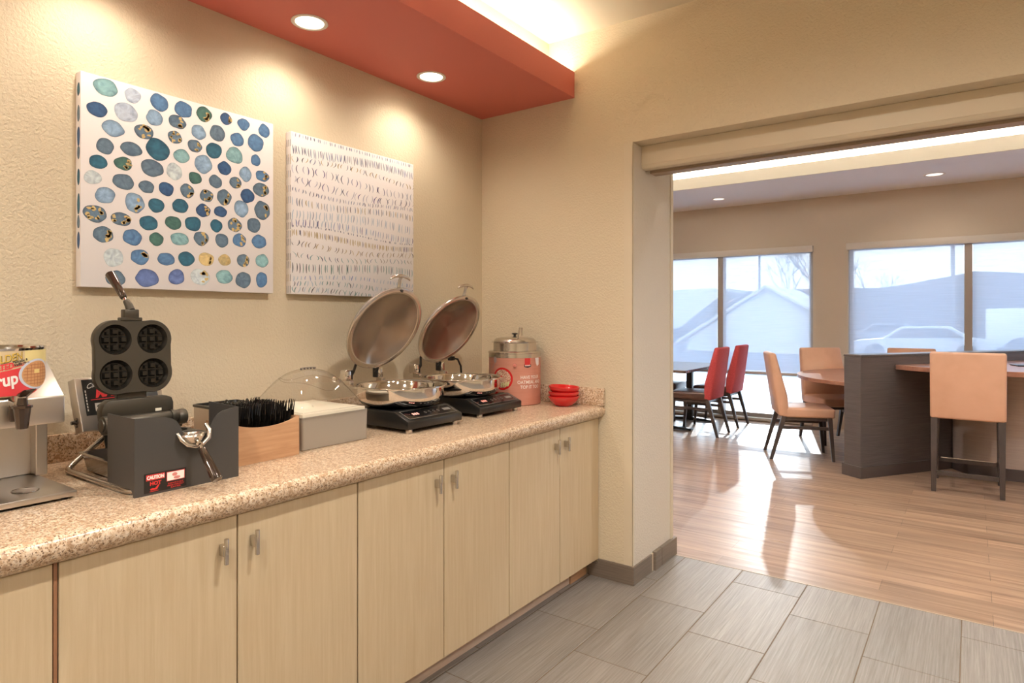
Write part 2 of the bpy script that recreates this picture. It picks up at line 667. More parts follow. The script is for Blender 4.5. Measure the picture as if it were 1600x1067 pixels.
# base boards
b = MB()
b.box(.80, 1.008, Y0 - .012, Y0, 0, .095)
b.box(.74, .80, Y0 - .012, Y0, 0, .075, .001, 1)
b.box(.996, 1.008, Y0 + .0002, 3.262, 0, .095)
struct(b, 'baseboard_back', 'base_tile')
b = MB()
b.box(.997, 1.018, 3.285, 3.288, 0, .10)
b.box(.997, 1.019, 3.288, 3.372, 0, .10, .001, 1)
b.box(.997, 1.019, 3.375, YF + .02, 0, .10, .001, 1)
struct(b, 'baseboard_reveal', 'base_tile')
b = MB()
b.box(.997, 1.004, 3.262, 3.285, 0, .095)
struct(b, 'trim_4', 'trim')
# folding-door track box hanging in the head of the opening
t = thing('door_track_box', 'long beige boxed track hung under the head of the wide opening', 'track box', (1.0, 3.143, 2.17))
b = MB()
b.box(.9975, 4.69, 3.143, 3.268, 2.192, 2.2935, .002, 1)
b.prism([(3.143, 2.192), (3.147, 2.181), (3.155, 2.174), (3.268, 2.174), (3.268, 2.192)], lambda a, c, d: (d, a, c), .9975, 4.69)
b.obj('valance', 'trim', t)
b = MB()
b.box(.9975, 4.69, 3.196, 3.212, 2.170, 2.1745)
b.obj('track', 'satin', t)
b = MB()
b.box(1.012, 4.69, 3.222, 3.300, 2.160, 2.1735, .002, 1)
b.obj('bottom_board', mat('brown_track_board', (.34, .25, .17), .5), t)

# soffit downlights (visible pair and the two behind the frame edge)
def downlight(x, y, z, r, lens, label, energy, col, cone=150, blend=.6, group=None):
    t = thing('recessed_downlight', label, 'ceiling light', (x, y, z), group)
    b = MB()
    b.lathe([(r, 0), (r + .001, -.003), (r - .002, -.005), (r * .80, -.004), (r * .76, 0), (r * .76, .004), (r, .004)], (x, y, z), 40)
    b.obj('trim_ring', mat('white_ring', (.85, .80, .72), .4) if 'wr' not in M else M['wr'], t)
    b = MB()
    b.lathe([(r * .77, -.0005), (r * .4, -.0025), (0, -.003)], (x, y, z), 32)
    b.obj('lens', lens, t)
    if energy:
        l = bpy.data.lights.new('downlight_beam', 'SPOT')
        l.energy = energy
        l.color = col
        l.spot_size = math.radians(cone)
        l.spot_blend = blend
        l.shadow_soft_size = .05
        lo = bpy.data.objects.new('downlight_beam', l)
        COL.objects.link(lo)
        lo.parent = t
        lo.location = (0, 0, -.03)
    return t
M['wr'] = mat('white_ring', (.85, .80, .72), .4)
lab = {.18: 'round downlight in the red soffit, outside the picture above the syrup dispenser',
       .904: 'round downlight in the red soffit, outside the picture above the waffle maker',
       1.627: 'bright round downlight in red soffit, the larger one nearer the camera',
       2.350: 'bright round downlight in red soffit, the one nearer the back corner'}
for y in (.18, .904, 1.627, 2.350):
    downlight(.225, y, 2.592, .072, 'lamp', lab[y], 13, WARM, 155, .8)
for x, y in ((2.0, 1.4), (3.8, 1.4), (2.0, -.6), (3.8, -.6), (1.2, -1.8)):  # unseen ceiling lamps added as fill for the serving room
    downlight(x, y, CEIL, .085, 'lamp', 'added unseen fill downlight in the cream ceiling over the tiled floor', 112, (1.0, .93, .84), 165, .8, 'added fill downlights of the serving room')

# ------------------------------------------------------------------ dining room shell
WINS = [(-4.35, -1.98, -3.17), (-1.575, .775, -.40), (1.176, 3.604, 2.39), (4.0, 6.42, 5.2)]  # outermost windows are unseen, added to let in more daylight
WZ0, WZ1 = .07, 2.262
b = MB()
xs_ = [-4.7] + [v for w_ in WINS for v in w_[:2]] + [6.9]
for i in range(0, len(xs_), 2):
    b.box(xs_[i], xs_[i + 1], YW, YW + .22, 0, 3.5)
for w_ in WINS:
    b.box(w_[0], w_[1], YW, YW + .22, WZ1, 3.5)
    b.box(w_[0], w_[1], YW, YW + .22, 0, WZ0 - .03)
struct(b, 'wall_far', 'wall_dining')
b = MB()
b.box(-4.85, -4.7, YF - .002, YW + .22, 0, 3.5)
b.box(-4.7, -.15, YF - .15, YF - .002, 0, 3.5)
b.box(NX1 + .15, 6.9, YF - .15, YF - .002, 0, 3.5)
b.box(-4.7, NX1 + .15, YF - .14, YF - .002, CEIL + .3, 3.5)
struct(b, 'wall_side', 'wall_dining')
b = MB()
b.box(6.9, 7.05, YF - .15, YW + .22, 0, 3.5)
struct(b, 'wall_dining_right', 'wall_dining')
b = MB()
FC = 2.915
b.box(-4.7, 6.9, 7.65, YW, FC, FC + .05)
b.box(-4.7, 6.9, 7.3905, 7.66, FC, FC + .02)
b.box(-4.7, 6.9, YF, 4.3005, FC, FC + .02)
struct(b, 'ceiling', 'ceiling_white')
b = MB()
b.box(-4.7, 6.9, 7.37, 7.39, FC, FC + .135)
b.box(-4.7, 6.9, 4.301, 4.32, FC, FC + .135)
b.box(-4.7, 6.9, 7.66, 7.72, FC + .05, 3.3)
b.box(-4.7, 6.9, 3.9, 4.0, FC + .05, 3.3)
b.box(-4.7, 6.9, 3.9, 7.72, 3.3, 3.36)
struct(b, 'ceiling_tray', mat('tray_cream_paint', (.80, .76, .68), .8))
for i, (x0, x1, xm) in enumerate(WINS):
    t = bpy.data.objects.new('window_%d' % (i + 1), None)
    COL.objects.link(t)
    t.location = ((x0 + x1) / 2, YW + .08, WZ0)
    t['kind'] = 'structure'
    b = MB()
    fy0, fy1 = YW + .05, YW + .12
    b.box(x0, x0 + .05, fy0, fy1, WZ0, WZ1)
    b.box(x1 - .05, x1, fy0, fy1, WZ0, WZ1)
    b.box(x0, x1, fy0, fy1, WZ1 - .04, WZ1)
    b.box(x0, x1, fy0, fy1, WZ0 - .03, WZ0 + .035)
    b.obj('frame', 'frame_grey', t)
    b = MB()
    b.box(xm - .038, xm + .038, YW - .018, fy1, WZ0, WZ1, .003, 1)
    b.obj('mullion', 'frame_grey', t)
    b = MB()
    b.box(x0, x1, fy0, fy1, .622, .668, .002, 1)
    b.obj('transom', 'frame_grey', t)
    b = MB()
    b.box(x0 + .02, x1 - .02, fy1 - .03, fy1 - .024, WZ0, WZ1)
    b.obj('glass_pane', 'glass', t)
    b = MB()
    b.box(x0, x1, YW - .03, YW + .05, WZ0 - .055, WZ0 - .02, .004)
    b.obj('sill', 'valance', t)
    if i in (1, 2):
        lb = ['', 'translucent roller shade pulled down over the left window behind the red chairs',
              'translucent roller shade pulled down over the right window behind the bar counter', ''][i]
    else:
        lb = 'translucent roller shade over an added unseen window beyond the %s edge of the picture' % ('left' if i == 0 else 'right')
    s = thing('roller_shade', lb, 'window shade', ((x0 + x1) / 2, YW - .05, 2.3), None)
    b = MB()
    b.box(x0 - .01, x1 + .01, YW - .085, YW, 2.224, 2.304, .004)
    b.obj('valance', 'valance', s)
    for xa, xb in ((x0 + .018, xm - .040), (xm + .040, x1 - .018)):
        b = MB()
        b.faces([(xa, YW - .02, .655), (xb, YW - .02, .655), (xb, YW - .02, 2.235), (xa, YW - .02, 2.235)], [(0, 1, 2, 3)])
        c = b.obj('shade_cloth', 'shade', s, smooth=0)
        b = MB()
        b.box(xa, xb, YW - .026, YW - .012, .640, .664, .003)
        b.obj('hem_bar', 'valance', c)
downlight(-.218, 8.2, FC, .085, 'lamp_dim', 'small unlit-looking recessed ceiling light at left above the left window', 4, WARM)
downlight(2.098, 8.15, FC, .10, 'lamp_dim', 'round white recessed ceiling light above the right window', 10, WARM)
# fill downlights added out of sight above the head to brighten the dining room
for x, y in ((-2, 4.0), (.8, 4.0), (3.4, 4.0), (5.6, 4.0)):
    downlight(x, y, FC, .085, 'lamp', 'added unseen fill downlight in the dining ceiling strip beside the wide opening', 100, (.95, .96, 1.0), 160, .8, 'added dining fill downlights by the opening')

# ------------------------------------------------------------------ base cabinets and countertop
XD = .80          # door front plane
def cabinet(y0, ym, y1, label):
    t = thing('base_cabinet', label, 'cabinet', (0, y0, 0), 'row of base cabinets')
    b = MB()
    b.box(.03, XD - .021, y0 + .0005, y1 - .0005, .095, .866)
    b.obj('carcass', 'maple_edge', t)
    if y0 == .548:
        b = MB()
        b.box(.70, XD - .003, .5405, .5475, .095, .866)
        b.obj('filler_strip', 'maple_edge', t)
    b = MB()
    b.box(.70, .722, y0 + .0005, y1 - .0005, 0, .095)
    b.obj('toe_kick', 'kick', t)
    for k, (a, c) in enumerate(((y0, ym), (ym, y1))):
        b = MB()
        b.box(XD - .019, XD, a + .0022, c - .0022, .096, .8475, .0012, 1)
        d = b.obj('door', ['maple'], t)
        yh = (ym - .047) if k == 0 else (ym + .043)
        b = MB()
        b.box(XD, XD + .024, yh - .006, yh + .006, .752, .781, .001, 1)
        b.cyl((XD + .027, yh, .732), (XD + .027, yh, .800), .0062, seg=16, bev=.001)
        b.obj('handle', 'satin', d)
    return t
cabinet(-.32, .118, .540, 'maple cabinet at the left picture edge, under the syrup dispenser')
cabinet(.548, .968, 1.3865, 'maple two-door cabinet under the waffle maker, second from the left')
cabinet(1.3875, 1.805, 2.2245, 'maple two-door cabinet under the clear domed bin and first pan')
cabinet(2.2255, 2.642, 3.038, 'maple two-door cabinet at the back corner under the red bowls')
b = MB()
b.box(.7225, .731, 2.86, 3.028, 0, .095)
tag(b.obj('kick_board', 'bamboo'), 'short brown board closing the toe space in the back corner', 'board')

# countertop with rounded front edge
b = MB()
prof = [(0.0, .868), (.8, .868), (.8, .852), (.812, .852), (.826, .862), (.8345, .873), (.838, .887), (.837, .899), (.831, .909), (.821, .9135), (.808, .914), (0.0, .914)]
b.prism([(max(p[0], .0015), p[1]) for p in prof], lambda a, c, d: (a, d, c), -.9, 3.0385)
ct = b.obj('countertop', 'granite', None, smooth=50)
tag(ct, 'long speckled granite-look countertop with a rounded front edge', 'countertop')
b = MB()
b.box(.0015, .021, -.9, 3.0385, .9142, 1.004, .003, 2)
b.obj('backsplash', 'granite', ct)
b = MB()
b.box(.0212, .838, 3.018, 3.0387, .9142, 1.009, .003, 2)
b.obj('backsplash', 'granite', ct)

# ------------------------------------------------------------------ pictures on the wall
def canvas_map(y0, y1, z0, z1, x=.0405):
    return lambda s, q: Vector((x, y0 + s * (y1 - y0), z1 - q * (z1 - z0)))
PX = [  # cx, cy, rx, ry, colour key, gold amount
(184,132,56,38,'t',0),(301,167,37,33,'p',0),(417,198,42,40,'b',0),(524,228,40,36,'b',0),(615,249,34,34,'g',1),(712,270,26,28,'d',.5),(788,293,27,27,'b',0),(878,322,26,30,'b',0),
(145,226,46,34,'d',0),(272,240,52,42,'p',0),(396,264,37,36,'l',0),(497,283,40,30,'s',1),(590,328,33,33,'l',0),(674,332,34,36,'s',0),(760,360,30,31,'b',0),(840,372,37,40,'b',0),
(217,311,50,36,'l',0),(350,326,43,33,'s',2),(487,348,32,28,'s',2),(179,389,41,36,'s',0),(296,401,50,31,'s',0),(412,404,52,48,'e',0),(516,433,35,31,'t',0),(575,388,32,28,'s',.6),(657,408,36,36,'e',0),(749,430,37,36,'t',0),(840,450,21,26,'b',0),
(149,457,43,31,'e',0),(262,464,40,31,'g',1),(388,484,50,40,'s',0),(484,500,35,38,'v',0),(610,467,38,42,'l',0),(704,486,30,31,'d',0),(796,511,28,33,'l',0),(870,520,30,24,'b',1),
(127,525,39,32,'v',0),(260,544,48,36,'s',0),(363,567,34,28,'s',0),(448,575,33,32,'d',0),(575,528,30,28,'g',0),(664,544,30,30,'s',0),(752,549,27,26,'s',1),(864,580,34,33,'s',1),
(181,604,45,38,'l',0),(309,637,44,46,'l',.8),(405,649,36,33,'e',0),(512,651,37,33,'e',0),(541,585,32,32,'s',1),(626,606,32,28,'s',2),(702,613,33,35,'s',.8),(805,607,31,32,'d',0),
(134,684,53,38,'s',2),(249,709,48,31,'s',2),(371,726,42,33,'e',0),(480,725,37,30,'g',0),(566,728,37,34,'e',0),(611,671,33,29,'d',.5),(687,676,30,24,'d',0),(777,665,31,38,'l',0),(870,671,34,41,'s',.7),
(172,775,46,37,'s',1.6),(298,788,43,37,'b',0),(405,796,35,29,'g',0),(509,796,40,28,'t',0),(601,793,34,33,'s',1),(668,738,28,29,'e',0),(749,735,32,31,'s',2),(832,736,30,33,'s',0),
(693,802,30,31,'s',0),(770,801,30,30,'b',1),(856,807,32,31,'b',0),(217,877,47,41,'v',0),(334,874,42,35,'b',1),(448,884,40,28,'b',0),(537,883,36,34,'e',0),(625,883,36,29,'o',1),(705,888,28,25,'o',.5),(787,890,27,29,'s',1.6),(869,891,28,30,'t',0),
(226,968,44,36,'s',0),(364,967,52,39,'u',0),(493,964,37,35,'u',0),(599,962,42,36,'v',1),(704,962,37,32,'t',0),(787,975,35,36,'s',0),(868,975,26,36,'b',0)]
CK = {'t': (.25, .46, .50), 'p': (.50, .58, .72), 'b': (.10, .22, .42), 'd': (.035, .10, .24), 'l': (.28, .42, .60), 'g': (.06, .16, .14), 's': (.12, .19, .27),
      'e': (.025, .13, .21), 'v': (.58, .66, .70), 'o': (.62, .47, .22), 'u': (.12, .18, .42)}
# unproject the traced spots onto the canvas plane
cy_, sy_ = math.cos(YAW), math.sin(YAW)
def unproj(u, v, x):
    r = Vector((-sy_ + (u - 800) / F_PX * cy_, cy_ + (u - 800) / F_PX * sy_, (HOR - v) / F_PX))
    t_ = (x - 2.42) / r.x
    return Vector((2.42, 0, 1.382)) + r * t_
t = thing('canvas_picture', 'larger canvas with rows of blue watercolour spots and gold flecks', 'picture', (0, 1.226, 1.842), 'canvases on the left wall')
PY0, PY1, PZ0, PZ1 = .869, 1.583, 1.486, 2.198
b = MB()
b.box(.001, .040, PY0, PY1, PZ0, PZ1, .002, 2)
b.obj('canvas', 'canvas', t)
m = mat('watercolour_spots', (.2, .3, .4), .65)
nt, bb, N, L = NB(m)
at = N('ShaderNodeAttribute')
at.attribute_name = 'Col'
nz = noise_tex(nt, coords(nt), 26, 3, .5, 1.5)
L(mixc(nt, at.outputs['Color'], ramp(nt, nz, [(.3, (.62, .66, .74)), (.5, (1, 1, 1)), (.7, (1.25, 1.25, 1.2))]), .85, 'MULTIPLY'), bb.inputs['Base Color'])
M['spots'] = m
bs, cols = MB(), []
bg = MB()
def spot(mb, cy, cz, ry, rz, key, sd, x=.0403, side=False):
    base = Vector(CK[key])
    seg = 26
    vs = [(0, 0)]
    rings = (.55, .9, 1.0)
    for q in rings:
        for i in range(seg):
            a = 2 * PI * i / seg
            w_ = 1 + .16 * noise.noise(Vector((math.cos(a) * 1.2 + sd * 3.1, math.sin(a) * 1.2, sd * 1.7)))
            vs.append((ry * q * w_ * math.cos(a), rz * q * w_ * math.sin(a)))
    fs = [(0, 1 + i, 1 + (i + 1) % seg) for i in range(seg)]
    for k in range(2):
        for i in range(seg):
            j = (i + 1) % seg
            fs.append((1 + k * seg + i, 1 + k * seg + j, 1 + (k + 1) * seg + j, 1 + (k + 1) * seg + i))
    n0 = len(mb.bm.verts)
    mb.faces([(x, cy + p[0], cz + p[1]) if not side else (x + p[0], cy, cz + p[1]) for p in vs], fs)
    for k in range(len(vs)):
        q = 0 if k == 0 else (k - 1) // seg + 1
        f = (1.0, 1.05, .8, .42)[q] if key not in 'vpo' else (1, 1, .95, .75)[q]
        jit = random.uniform(.9, 1.1)
        cols.append(tuple(base * f * jit))
for i, (cx, cyy, rx, ry, key, gold) in enumerate(PX):
    u, v = 100 + cx / 2.808, 90 + cyy / 2.808
    P = unproj(u, v, .0403)
    R_ = unproj(u + rx / 2.808, v, .0403)
    T_ = unproj(u, v - ry / 2.808, .0403)
    wy, wz = (R_ - P).y * .97, (T_ - P).z * .97
    spot(bs, P.y, P.z, wy, wz, key, i)
    if gold:
        for g in range(int(3 + gold * 4)):
            a = random.uniform(-1.2, 1.4) if gold < 2 else random.uniform(0, 2 * PI)
            rr = random.uniform(.45, .8)
            gy, gz = P.y + wy * rr * math.cos(a), P.z + wz * rr * math.sin(a) * -1
            disc2(bg, lambda p, q: (.0407, p, q), gy, gz, wy * random.uniform(.12, .26), wz * random.uniform(.12, .3), 1, 12, .0, .6, i + g * .7)
for k, zz in enumerate((2.14, 2.06, 1.985, 1.93, 1.85, 1.76, 1.70, 1.64)):
    spot(bs, PY0 - .0003, zz, .011, .022 + .006 * (k % 3), 'esdse'[k % 5], 90 + k, .024, True)
so = bs.obj('painted_spots', 'spots', t, smooth=0)
ca = so.data.color_attributes.new('Col', 'FLOAT_COLOR', 'POINT')
for i, c_ in enumerate(cols):
    ca.data[i].color = (*c_, 1)
bg.obj('gold_flecks', 'gold', t, smooth=0)

t = thing('canvas_picture', 'smaller canvas with rows of short painted brush strokes, nearer the corner', 'picture', (0, 2.04, 1.84), 'canvases on the left wall')
QY0, QY1, QZ0, QZ1 = 1.670, 2.412, 1.487, 2.190
b = MB()
b.box(.001, .040, QY0, QY1, QZ0, QZ1, .002, 2)
b.obj('canvas', 'canvas', t)
rows = [  # t, length, colours, count, slant, curve, wander
 (.010, .026, ['n', 's', 'l'], 46, .1, 0), (.075, .056, ['s', 'n', 's', 'b'], 62, .12, .004), (.150, .036, ['o', 'o', 'n', 's', 'k'], 34, -.35, .010),
 (.222, .054, ['i', 'n', 's', 'p', 'p'], 30, .1, .014), (.292, .050, ['i', 'n', 's', 'p', 'p'], 32, -.3, .014), (.350, .028, ['s', 'p', 's', 'n'], 44, -.2, .004),
 (.402, .046, ['k', 's', 'l', 'o', 's'], 44, .05, .005), (.475, .062, ['l', 's', 'l', 'l'], 42, -.08, .006), (.545, .050, ['b', 'i', 's', 'l', 'l'], 44, -.12, .004),
 (.586, .014, ['n', 's'], 40, .2, 0), (.622, .040, ['o', 'o', 'o', 'n', 'o'], 66, .04, .003), (.682, .038, ['o', 'o', 'k', 'm'], 34, -.4, .012),
 (.742, .034, ['t', 's', 't', 'n', 'm'], 30, .5, .012), (.802, .060, ['k', 't', 't', 'k', 'g'], 44, 0, .004), (.886, .030, ['l', 'b', 'l'], 34, -.2, .003),
 (.930, .034, ['t', 'g', 's', 'k', 'l'], 38, -.35, .006), (.974, .036, ['t', 'g', 't', 'k', 'l'], 44, -.45, .008)]
SC = {'n': (.05, .06, .13), 's': (.20, .25, .37), 'l': (.42, .52, .64), 'b': (.18, .25, .50), 'o': (.45, .33, .14), 'k': (.035, .04, .05), 'i': (.06, .05, .22),
      'p': (.38, .38, .52), 'm': (.26, .20, .15), 't': (.16, .34, .36), 'g': (.07, .20, .17)}
fn = canvas_map(QY0, QY1, QZ0, QZ1, .0405)
bm_, scol = MB(), []
rnd = random.Random(11)
for (tq, ln, cs, cnt, slant, curve) in rows:
    for i in range(cnt):
        s_ = (i + .5) / cnt + rnd.uniform(-.3, .3) / cnt
        drift = .016 * math.sin(s_ * 5 + tq * 17) * (1 if tq > .03 else 0)
        L_ = ln * rnd.uniform(.75, 1.1)
        sl_ = slant * rnd.uniform(.3, 1.5) if rnd.random() > .2 else -slant
        cv = curve * rnd.choice((-1, 1)) * rnd.uniform(.4, 1)
        wd = rnd.uniform(.0022, .0036)
        c_ = Vector(SC[rnd.choice(cs)]).lerp(Vector((.6, .6, .66)), rnd.uniform(0, .45) * (0.4 + .6 * s_))
        vs = []
        for k in range(6):
            q = k / 5
            yy = s_ + (q - .5) * L_ * sl_ + cv * 4 * q * (1 - q)
            zz = tq + drift + (q - .15) * L_
            w2 = wd * (.45 + 1.6 * q * (1 - q) * 1.7)
            zz = min(max(zz, .002), .998)
            vs += [fn(min(max(yy - w2, .002), .998), zz), fn(min(max(yy + w2, .002), .998), zz)]
        bm_.faces(vs, [(2 * k, 2 * k + 1, 2 * k + 3, 2 * k + 2) for k in range(5)])
        scol += [tuple(c_)] * 12
for tq in (.05, .14, .16, .24, .33, .40, .5, .56, .61, .66, .75, .80, .88, .95):
    for xx in (.010, .022, .034):
        c_ = Vector(SC[rnd.choice(['n', 's', 'k', 'o'])])
        z_ = QZ1 - tq * (QZ1 - QZ0)
        bm_.faces([(xx - .0015, QY0 - .0004, z_), (xx + .0015, QY0 - .0004, z_), (xx + .003, QY0 - .0004, z_ - .03), (xx, QY0 - .0004, z_ - .03)], [(0, 1, 2, 3)])
        scol += [tuple(c_)] * 4
m = mat('brush_strokes', (.2, .3, .4), .65)
nt, bb, N, L = NB(m)
at = N('ShaderNodeAttribute')
at.attribute_name = 'Col'
L(at.outputs['Color'], bb.inputs['Base Color'])
M['strokes'] = m
so = bm_.obj('painted_strokes', 'strokes', t, smooth=0)
ca = so.data.color_attributes.new('Col', 'FLOAT_COLOR', 'POINT')
for i, c_ in enumerate(scol):
    ca.data[i].color = (*c_, 1)

# ------------------------------------------------------------------ syrup dispenser (left picture edge)
CT = .9143
t = thing('syrup_dispenser', 'brushed steel syrup dispenser stand with black spigot at the left edge', 'dispenser', (.35, .50, CT))
b = MB()
b.box(.20, .532, .30, .682, CT + .006, .936, .003, 2)
b.obj('drip_tray', 'steel', t)
b = MB()
b.lathe([(0, .9364), (.030, .9362), (.034, .938), (.036, .9368)], (.435, .598, 0), 36, sx=1.0, sy=.8)
b.obj('drain_cup', 'chrome', t)
for x_, y_ in ((.51, .66), (.51, .32), (.22, .66), (.22, .32)):
    b = MB()
    b.cyl((x_, y_, CT), (x_, y_, CT + .007), .009, seg=14)
    b.obj('foot', 'black', t)
b = MB()
b.box(.21, .235, .31, .70, .936, 1.125, .002, 1)
b.box(.235, .275, .672, .70, .936, 1.125, .002, 1)
b.obj('column', 'steel_v', t)
b = MB()
def hz(x_):
    return 1.183 + (.53 - x_) * .72
pts = []
for y_ in (.335, .655):
    pts += [(.53, y_, 1.115), (.53, y_, 1.183), (.41, y_, 1.268), (.18, y_, 1.268), (.18, y_, 1.115)]
b.hull(pts, .004, 2)
b.obj('head_housing', 'steel', t)
sp = MB()
sp.cyl((.53, .553, 1.175), (.562, .553, 1.175), .019, .016, seg=24)
sp.cyl((.558, .553, 1.150), (.558, .553, 1.195), .013, .014, seg=20)
sg = sp.obj('spigot', 'satin', t)
sp = MB()
sp.box(.530, .545, .535, .571, 1.130, 1.183, .006, 2)
sp.lathe([(0, 1.116), (.012, 1.116), (.018, 1.166), (.021, 1.166), (.021, 1.172), (.012, 1.174), (.010, 1.19), (0, 1.19)], (.566, .553, 0), 10)
sp.obj('nozzle', 'bronze', sg)
sp = MB()
sp.hull([(.55, .543, 1.196), (.57, .541, 1.199), (.60, .545, 1.212), (.60, .575, 1.214), (.57, .567, 1.205), (.555, .565, 1.186), (.56, .548, 1.184)], .002, 1)
sp.obj('lever', 'bronze', sg)

# syrup can on the dispenser
CR = .117
CX, CY = .415, .527
t = thing('syrup_can', 'large syrup can with red and yellow printed label on the dispenser', 'can', (CX, CY, 1.17))
b = MB()
b.lathe([(0, 1.176), (CR - .002, 1.190), (CR, 1.193), (CR, 1.306)], (CX, CY, 0), 72)
b.obj('label_wrap', 'label_beige', t)
b = MB()
b.lathe([(CR - .006, 1.300), (CR + .0005, 1.302), (CR + .003, 1.308), (CR + .001, 1.312), (CR - .004, 1.310), (CR - .008, 1.296), (0, 1.296)], (CX, CY, 0), 72)
b.obj('rim', 'chrome', t)
va = math.atan2(0 - CY, 2.42 - CX)
def wrap(cx, cy, r, a0):
    return lambda s, z, o=.0006: Vector((cx + (r + o) * math.cos(a0 + s / r), cy + (r + o) * math.sin(a0 + s / r), z))
W = wrap(CX, CY, CR, va)
def can_fn(o=.0006):
    return lambda p, q: W(p, q, o)
b = MB()
def redtop(s):
    return 1.2475 + .20 * s
b.grid(lambda i, j: W(-.16 + .27 * i, 1.193 + (redtop(-.16 + .27 * i) - 1.193) * j, .0004), 40, 4)
b.obj('red_band', 'label_red', t)
b = MB()
for o_, th in ((0.004, .0022), (.0095, .0012)):
    b.grid(lambda i, j: W(-.16 + .25 * i, redtop(-.16 + .25 * i) + o_ + th * j, .0005), 36, 1)
b.obj('red_stripe', 'label_red', t)
b = MB()
b.grid(lambda i, j: W(.075 + .10 * i, 1.272 + (1.303 - 1.272) * j, .0005), 14, 2)
b.obj('yellow_corner', mat('butter_yellow_print', (.78, .66, .30), .4), t)
tilt = .20
def tl(x0, z0, o=.0009):
    ca_, sa_ = math.cos(tilt), math.sin(tilt)
    return lambda x, y: W(x0 + x * ca_ - y * sa_, z0 + x * sa_ + y * ca_, o)
b = MB()
add_text(b, 'GOLDEN', .0255, tl(.0705, 1.2815, .0008), .03, 'RIGHT', .25, .76)
b.obj('lettering', 'sign_black', t)
b = MB()
add_text(b, 'GOLDEN', .0255, tl(.070, 1.2822, .0012), .004, 'RIGHT', .25, .765)
b.obj('lettering', 'label_gold', t)
b = MB()
add_text(b, 'MALTED', .020, tl(.050, 1.2605, .0010), .04, 'RIGHT', .25, .76)
b.obj('lettering', 'label_red', t)
b = MB()
add_text(b, 'Pancake &', .0085, tl(.0645, 1.2745, .0009), .02, 'CENTER', .2)
add_text(b, 'Waffle Flour', .0085, tl(.068, 1.2675, .0009), .02, 'CENTER', .2)
b.obj('lettering', 'sign_black', t)
b = MB()
add_text(b, 'Syrup', .042, tl(.060, 1.2235, .0012), .03, 'RIGHT', .15, .80)
b.obj('lettering', 'white', t)
b = MB()
b.faces([W(x, z, .0008) for x, z in ((.006, 1.293), (.012, 1.299), (.018, 1.293), (.012, 1.287))], [(0, 1, 2, 3)])
b.obj('diamond_mark', 'label_red', t)
for nm, rr, mm, oo in (('plate_picture', (.052, .038), 'plate_blue', .001), ('waffle_picture', (.045, .033), 'waffle', .0014)):
    b = MB()
    disc2(b, can_fn(oo), .112, 1.242, rr[0], rr[1], 3, 36)
    b.obj(nm, mm, t)
b = MB()
for k in range(-3, 4):
    hw = math.sqrt(max(0, 1 - (k / 3.8) ** 2)) * .036
    b.grid(lambda i, j: W(.112 + k * .0105 + .0018 * (i - .5) + .002 * (j - .5), 1.242 + hw * .80 * (2 * j - 1), .0017), 1, 6)
    b.grid(lambda i, j: W(.112 + hw * 1.15 * (2 * i - 1), 1.242 + k * .0078 + .0015 * (j - .5), .0017), 8, 1)
b.obj('waffle_grid', 'waffle_dark', t)
b = MB()
b.grid(lambda i, j: W(.100 + .018 * i, 1.244 + .010 * j, .002), 2, 1)
b.obj('butter_picture', mat('butter_print', (.80, .62, .25), .4), t)

# ------------------------------------------------------------------ waffle maker
t = thing('waffle_maker', 'opened dark four-round waffle maker with raised grid and steel tube base', 'waffle maker', (.40, .90, CT))
b = MB()
def arc(c, r, a0, a1, n, f):
    return [f(c[0] + r * math.cos(a0 + (a1 - a0) * i / n), c[1] + r * math.sin(a0 + (a1 - a0) * i / n)) for i in range(n + 1)]
zt = CT + .0085
tp = [(.20, 1.06, 1.01), (.20, 1.055, .96)]
tp = [(.19, .905, 1.03), (.195, .875, 1.003), (.198, .80, .945), (.200, .785, .932), (.205, .777, .926), (.215, .772, .9235), (.24, .771, zt), (.58, .772, zt),
      (.605, .775, zt), (.622, .785, zt), (.634, .803, zt), (.636, .83, zt), (.636, .98, zt), (.634, 1.012, zt), (.622, 1.028, zt), (.60, 1.036, zt), (.24, 1.036, zt),
      (.215, 1.034, .9235), (.205, 1.03, .926), (.200, 1.02, .932), (.198, 1.005, .945), (.195, .94, 1.003), (.19, .915, 1.03)]
b.tube(tp, .0082, 14)
b.obj('base_frame', 'satin', t)
# control box, tilted back
b = MB()
A = Vector((.243, .800, 1.038)); Bv = Vector((.179, .800, 1.196))
dn = Vector((-.052, 0, -.012))
pts = []
for y_ in (.800, 1.052):
    for p in (A, Bv):
        pts += [Vector((p.x, y_, p.z)), Vector((p.x, y_, p.z)) + dn]
b.hull(pts, .003, 2)
cb = b.obj('control_box', 'steel_v', t)
up = (Bv - A).normalized()
nr = Vector((up.z, 0, -up.x))
def cbf(yy, q, o=.0008):
    p = A + up * q + nr * o
    return Vector((p.x, yy, p.z))
b = MB()
b.faces([cbf(.818, .048), cbf(1.036, .048), cbf(1.036, .164), cbf(.818, .164)], [(0, 1, 2, 3)])
b.obj('instruction_panel', 'sign_black', cb)
b = MB()
add_text(b, "Carbon's", .022, lambda x, y: cbf(.828 + x * .95 + y * .0, .132 + y + x * .30, .0014), .01, 'LEFT', .3)
for k in range(4):
    yk = .845 + k * .043
    if k < 3:
        b.faces([cbf(yk, .060, .0012), cbf(yk + .034, .060, .0012), cbf(yk + .034, .086, .0012), cbf(yk, .086, .0012)], [(0, 1, 2, 3)])
for k in range(7):
    b.faces([cbf(.823, .062 + k * .010, .0012), cbf(.826, .062 + k * .010, .0012), cbf(.826, .069 + k * .010, .0012), cbf(.823, .069 + k * .010, .0012)], [(0, 1, 2, 3)])
b.obj('lettering', mat('grey_white_print', (.55, .53, .50), .5), cb)
b = MB()
for k in range(3):
    yk = .845 + k * .043
    disc2(b, lambda p, q: cbf(p, q, .0016), yk + .017, .075, .012, .007, 1, 12)
